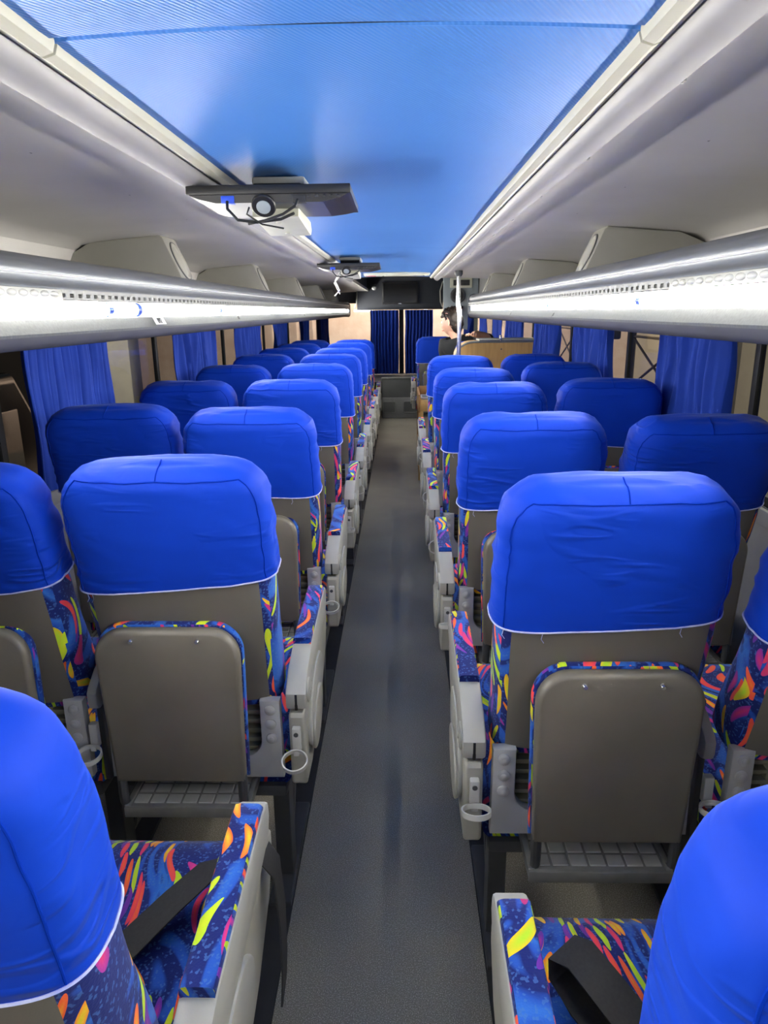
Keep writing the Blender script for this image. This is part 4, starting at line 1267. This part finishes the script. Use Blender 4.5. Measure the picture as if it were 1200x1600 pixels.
# shirt: torso with short sleeves
tv = [(0.06, 0.02, 0.54), (0.06, 0.0, 0.74), (0.055, -0.01, 0.94), (0.03, -0.01, 1.09), (-0.008, 0.0, 1.155), (-0.11, 0.0, 1.10), (-0.12, 0.05, 0.97), (0.18, -0.03, 1.125), (0.245, -0.20, 1.135), (0.215, -0.36, 1.165)]
te = [(0, 1), (1, 2), (2, 3), (3, 4), (3, 5), (5, 6), (3, 7), (7, 8), (8, 9)]
tr_r = [(0.13, 0.115), (0.135, 0.112), (0.15, 0.118), (0.13, 0.112), 0.074, 0.086, 0.066, 0.090, 0.068, 0.062]
link('shirt', skin_mesh('shirt', tv, te, tr_r, 'shirt'), body)
link('trousers', skin_mesh('trousers', [(0.06, 0.02, 0.57), (0.0, 0.08, 0.52), (-0.02, 0.42, 0.54), (-0.02, 0.45, 0.15), (0.16, 0.08, 0.52), (0.18, 0.42, 0.54), (0.18, 0.45, 0.15)],
                           [(0, 1), (1, 2), (2, 3), (0, 4), (4, 5), (5, 6)], [(0.135, 0.115), 0.085, 0.072, 0.058, 0.085, 0.072, 0.058], 'trousers'), body)
# head: shaped ovoid with brow, nose, chin; turned left
H = Matrix.Translation((-0.055, 0.03, 1.30)) @ Matrix.Rotation(R(60), 4, 'Z') @ Matrix.Rotation(R(-8), 4, 'X')
hd = MB(); rings = []
for i in range(1, 20):
    ph = PI * i / 20
    z = 0.118 * math.cos(ph)
    rr = math.sin(ph)
    ring = []
    for k in range(32):
        a = 2 * PI * k / 32
        x = 0.076 * rr * math.cos(a); y = 0.095 * rr * math.sin(a)
        if y > 0:
            y *= 0.92
            if z < -0.02: x *= 1 + 1.6 * (z + 0.02); y += 0.06 * (-z - 0.02)
            f = max(0, 1 - abs(x) / 0.016)
            if -0.045 < z < 0.025: y += 0.022 * f * (0.025 - z) / 0.07
            if abs(z - 0.01) < 0.018: y -= 0.007 * max(0, 1 - abs(abs(x) - 0.03) / 0.018)
        ring.append(H @ Vector((x, y, z)))
    rings.append(ring)
build(hd.loft(rings), 'head', 'skin', body, angle=80)
ear = MB()
for s_ in (-1, 1):
    er = []
    for (q, w_) in ((0.5, -0.006), (0.95, 0.003), (1.0, 0.007), (0.7, 0.010), (0.15, 0.008)):
        er.append([H @ Vector((s_ * (0.080 + w_), -0.005 + 0.018 * q * math.cos(2 * PI * k / 14), -0.005 + 0.031 * q * math.sin(2 * PI * k / 14))) for k in range(14)])
    ear.loft(er)
build(ear, 'ear', 'skin', body, angle=80)
ey = MB()
for s_ in (-1, 1):
    er = []
    for i in range(1, 8):
        ph = PI * i / 8
        er.append([H @ Vector((s_ * 0.030 + 0.010 * math.sin(ph) * math.cos(2 * PI * k / 10), 0.078 + 0.010 * math.sin(ph) * math.sin(2 * PI * k / 10), 0.010 + 0.010 * math.cos(ph))) for k in range(10)])
    ey.loft(er)
build(ey, 'eye', 'white_plastic', body)
build(MB().tube([H @ Vector((x, 0.093 - 12 * x * x, -0.062)) for x in (-0.02, -0.01, 0, 0.01, 0.02)], 0.004, 6), 'mouth', 'red_plastic', body)
# hair: short, ruffled cap down to the nape
hr = MB(); rings = []
for i in range(1, 22):
    ph = PI * (0.02 + 0.80 * i / 21)
    ring = []
    for k in range(48):
        a = 2 * PI * k / 48
        back = 0.5 - 0.5 * math.sin(a)          # 1 at the back of the head
        p2 = ph * lerp(0.46, 1.0, max(0, min(1, back * 2.2 - 0.75)))
        rr = math.sin(p2)
        p = Vector((0.081 * rr * math.cos(a), 0.107 * rr * math.sin(a) * (0.96 if math.sin(a) > 0 else 1), 0.129 * math.cos(p2)))
        nz_ = noise.noise(p * 40) * 0.014 + noise.noise(p * 90) * 0.009
        ring.append(H @ (p * (1 + nz_ / 0.1) if i < 21 else p * 0.9))
    rings.append(ring)
build(hr.loft(rings), 'hair', 'hair', body, angle=80)
# fingers of the hand on the partition
for k, (dx, ln) in enumerate(((-0.030, 0.052), (-0.010, 0.062), (0.010, 0.066), (0.030, 0.056))):
    bx_, by_, bz_ = 0.072 + dx, -0.655, 1.213
    fg = skin_mesh('finger', [(bx_, by_, bz_), (bx_ - 0.006, by_ - ln * 0.4, bz_ + 0.006), (bx_ - 0.010, by_ - ln * 0.75, bz_ + 0.002), (bx_ - 0.012, by_ - ln, bz_ - 0.008)], [(0, 1), (1, 2), (2, 3)], [0.010, 0.009, 0.008, 0.007], 'skin', 0, 1)
    link('finger', fg, body)
fg = skin_mesh('thumb', [(0.045, -0.61, 1.21), (0.022, -0.64, 1.213), (0.012, -0.67, 1.206)], [(0, 1), (1, 2)], [0.011, 0.010, 0.008], 'skin', 0, 1)
link('thumb', fg, body)

# ------------------------------------------------------------------ outside
gnd = struct(build(MB().box(-9, 9, -8, 18, -1.3, -1.25), 'ground', 'yard_floor'), 'dim concrete ground of the yard around the bus', 'ground')
struct(build(MB().box(-9, 9, 14.5, 14.7, -1.25, 5.0), 'wall_yard_front', 'pink_wall'), 'pinkish plastered wall in front of the windscreen', 'wall')
struct(build(MB().box(4.6, 4.8, -8, 14.5, -1.25, 5.0), 'wall_yard_right', 'beige_wall'), 'dim beige wall beyond the right windows', 'wall')
struct(build(MB().box(-7.2, -7.0, -8, 14.5, -1.25, 5.0), 'wall_yard_left', 'dark_wall'), 'dark wall beyond the left windows', 'wall')
cl = empty('concrete_column', (-2.2, 5.80, -1.25))
tag(cl, 'pale concrete column standing outside the left windows', 'column')
build(MB().box(-0.12, 0.12, -0.12, 0.12, 0, 5.0, 0.015), 'shaft', 'concrete', cl)
build(MB().box(-0.18, 0.18, -0.18, 0.18, 0, 0.25, 0.02), 'plinth', 'concrete', cl)
car = empty('parked_van', (-3.6, 4.2, -1.25))
tag(car, 'dark parked van seen low through the nearest left window', 'van')
build(MB().prism([(-2.0, 0.35), (-2.0, 1.9), (-1.7, 2.25), (1.0, 2.25), (1.5, 1.55), (2.2, 1.3), (2.25, 0.35)], 'x', -0.85, 0.85, 0.08, 3), 'van_body', 'car_dark', car)
for y in (-1.25, 1.45):
    for x in (-0.80, 0.80):
        build(MB().disc((x - 0.1, y, 0.34), (1, 0, 0), 0.34, 0.2, 24), 'wheel', 'rubber', car)
build(MB().box(0.86, 0.88, -1.6, 0.9, 1.45, 2.0, 0.008), 'side_glass', 'screen', car)
build(MB().box(0.86, 0.885, 0.55, 0.75, 1.05, 1.25, 0.01), 'badge_light', 'white_plastic', car)


def scaffold(x, y0, y1, label):
    root = empty('scaffold_frame', (x, y0, -1.25))
    tag(root, label, 'scaffold', 'scaffold frames outside the right windows')
    w = y1 - y0
    for y in (0, w):
        for dx in (0, 0.5):
            build(MB().tube([(dx, y, 0), (dx, y, 4.2)], 0.024, 8), 'post', 'steel_bar', root)
    z = 0.2
    while z < 3.9:
        for dx in (0, 0.5):
            build(MB().tube([(dx, 0, z), (dx, w, z + 0.5)], 0.013, 6), 'brace', 'steel_bar', root)
            build(MB().tube([(dx, w, z), (dx, 0, z + 0.5)], 0.013, 6), 'brace', 'steel_bar', root)
            build(MB().tube([(dx, 0, z + 0.52), (dx, w, z + 0.52)], 0.014, 6), 'rung', 'steel_bar', root)
        z += 0.55
    return root


scaffold(2.5, 6.4, 7.7, 'dark steel scaffold frame outside the third right window')
scaffold(2.6, 10.6, 11.8, 'dark steel scaffold frame farther off, seen past the right curtains')
fl = empty('flood_lamp', (2.4, 8.45, 1.05))
tag(fl, 'black flood lamp on a hooked arm outside the right windows', 'lamp')
build(MB().box(-0.06, 0.10, -0.30, 0.02, 0.02, 0.15, 0.02), 'lamp_head', 'black', fl)
build(MB().tube([(0, 0.02, 0.10), (0, 0.10, 0.14), (0, 0.12, 0.26), (0, 0.06, 0.34), (0, 0.05, 0.9)], 0.025, 8), 'lamp_arm', 'black', fl)
build(MB().box(-0.03, 0.03, 0.03, 0.09, -2.3, 0.16, 0.005), 'lamp_post', 'steel_bar', fl)
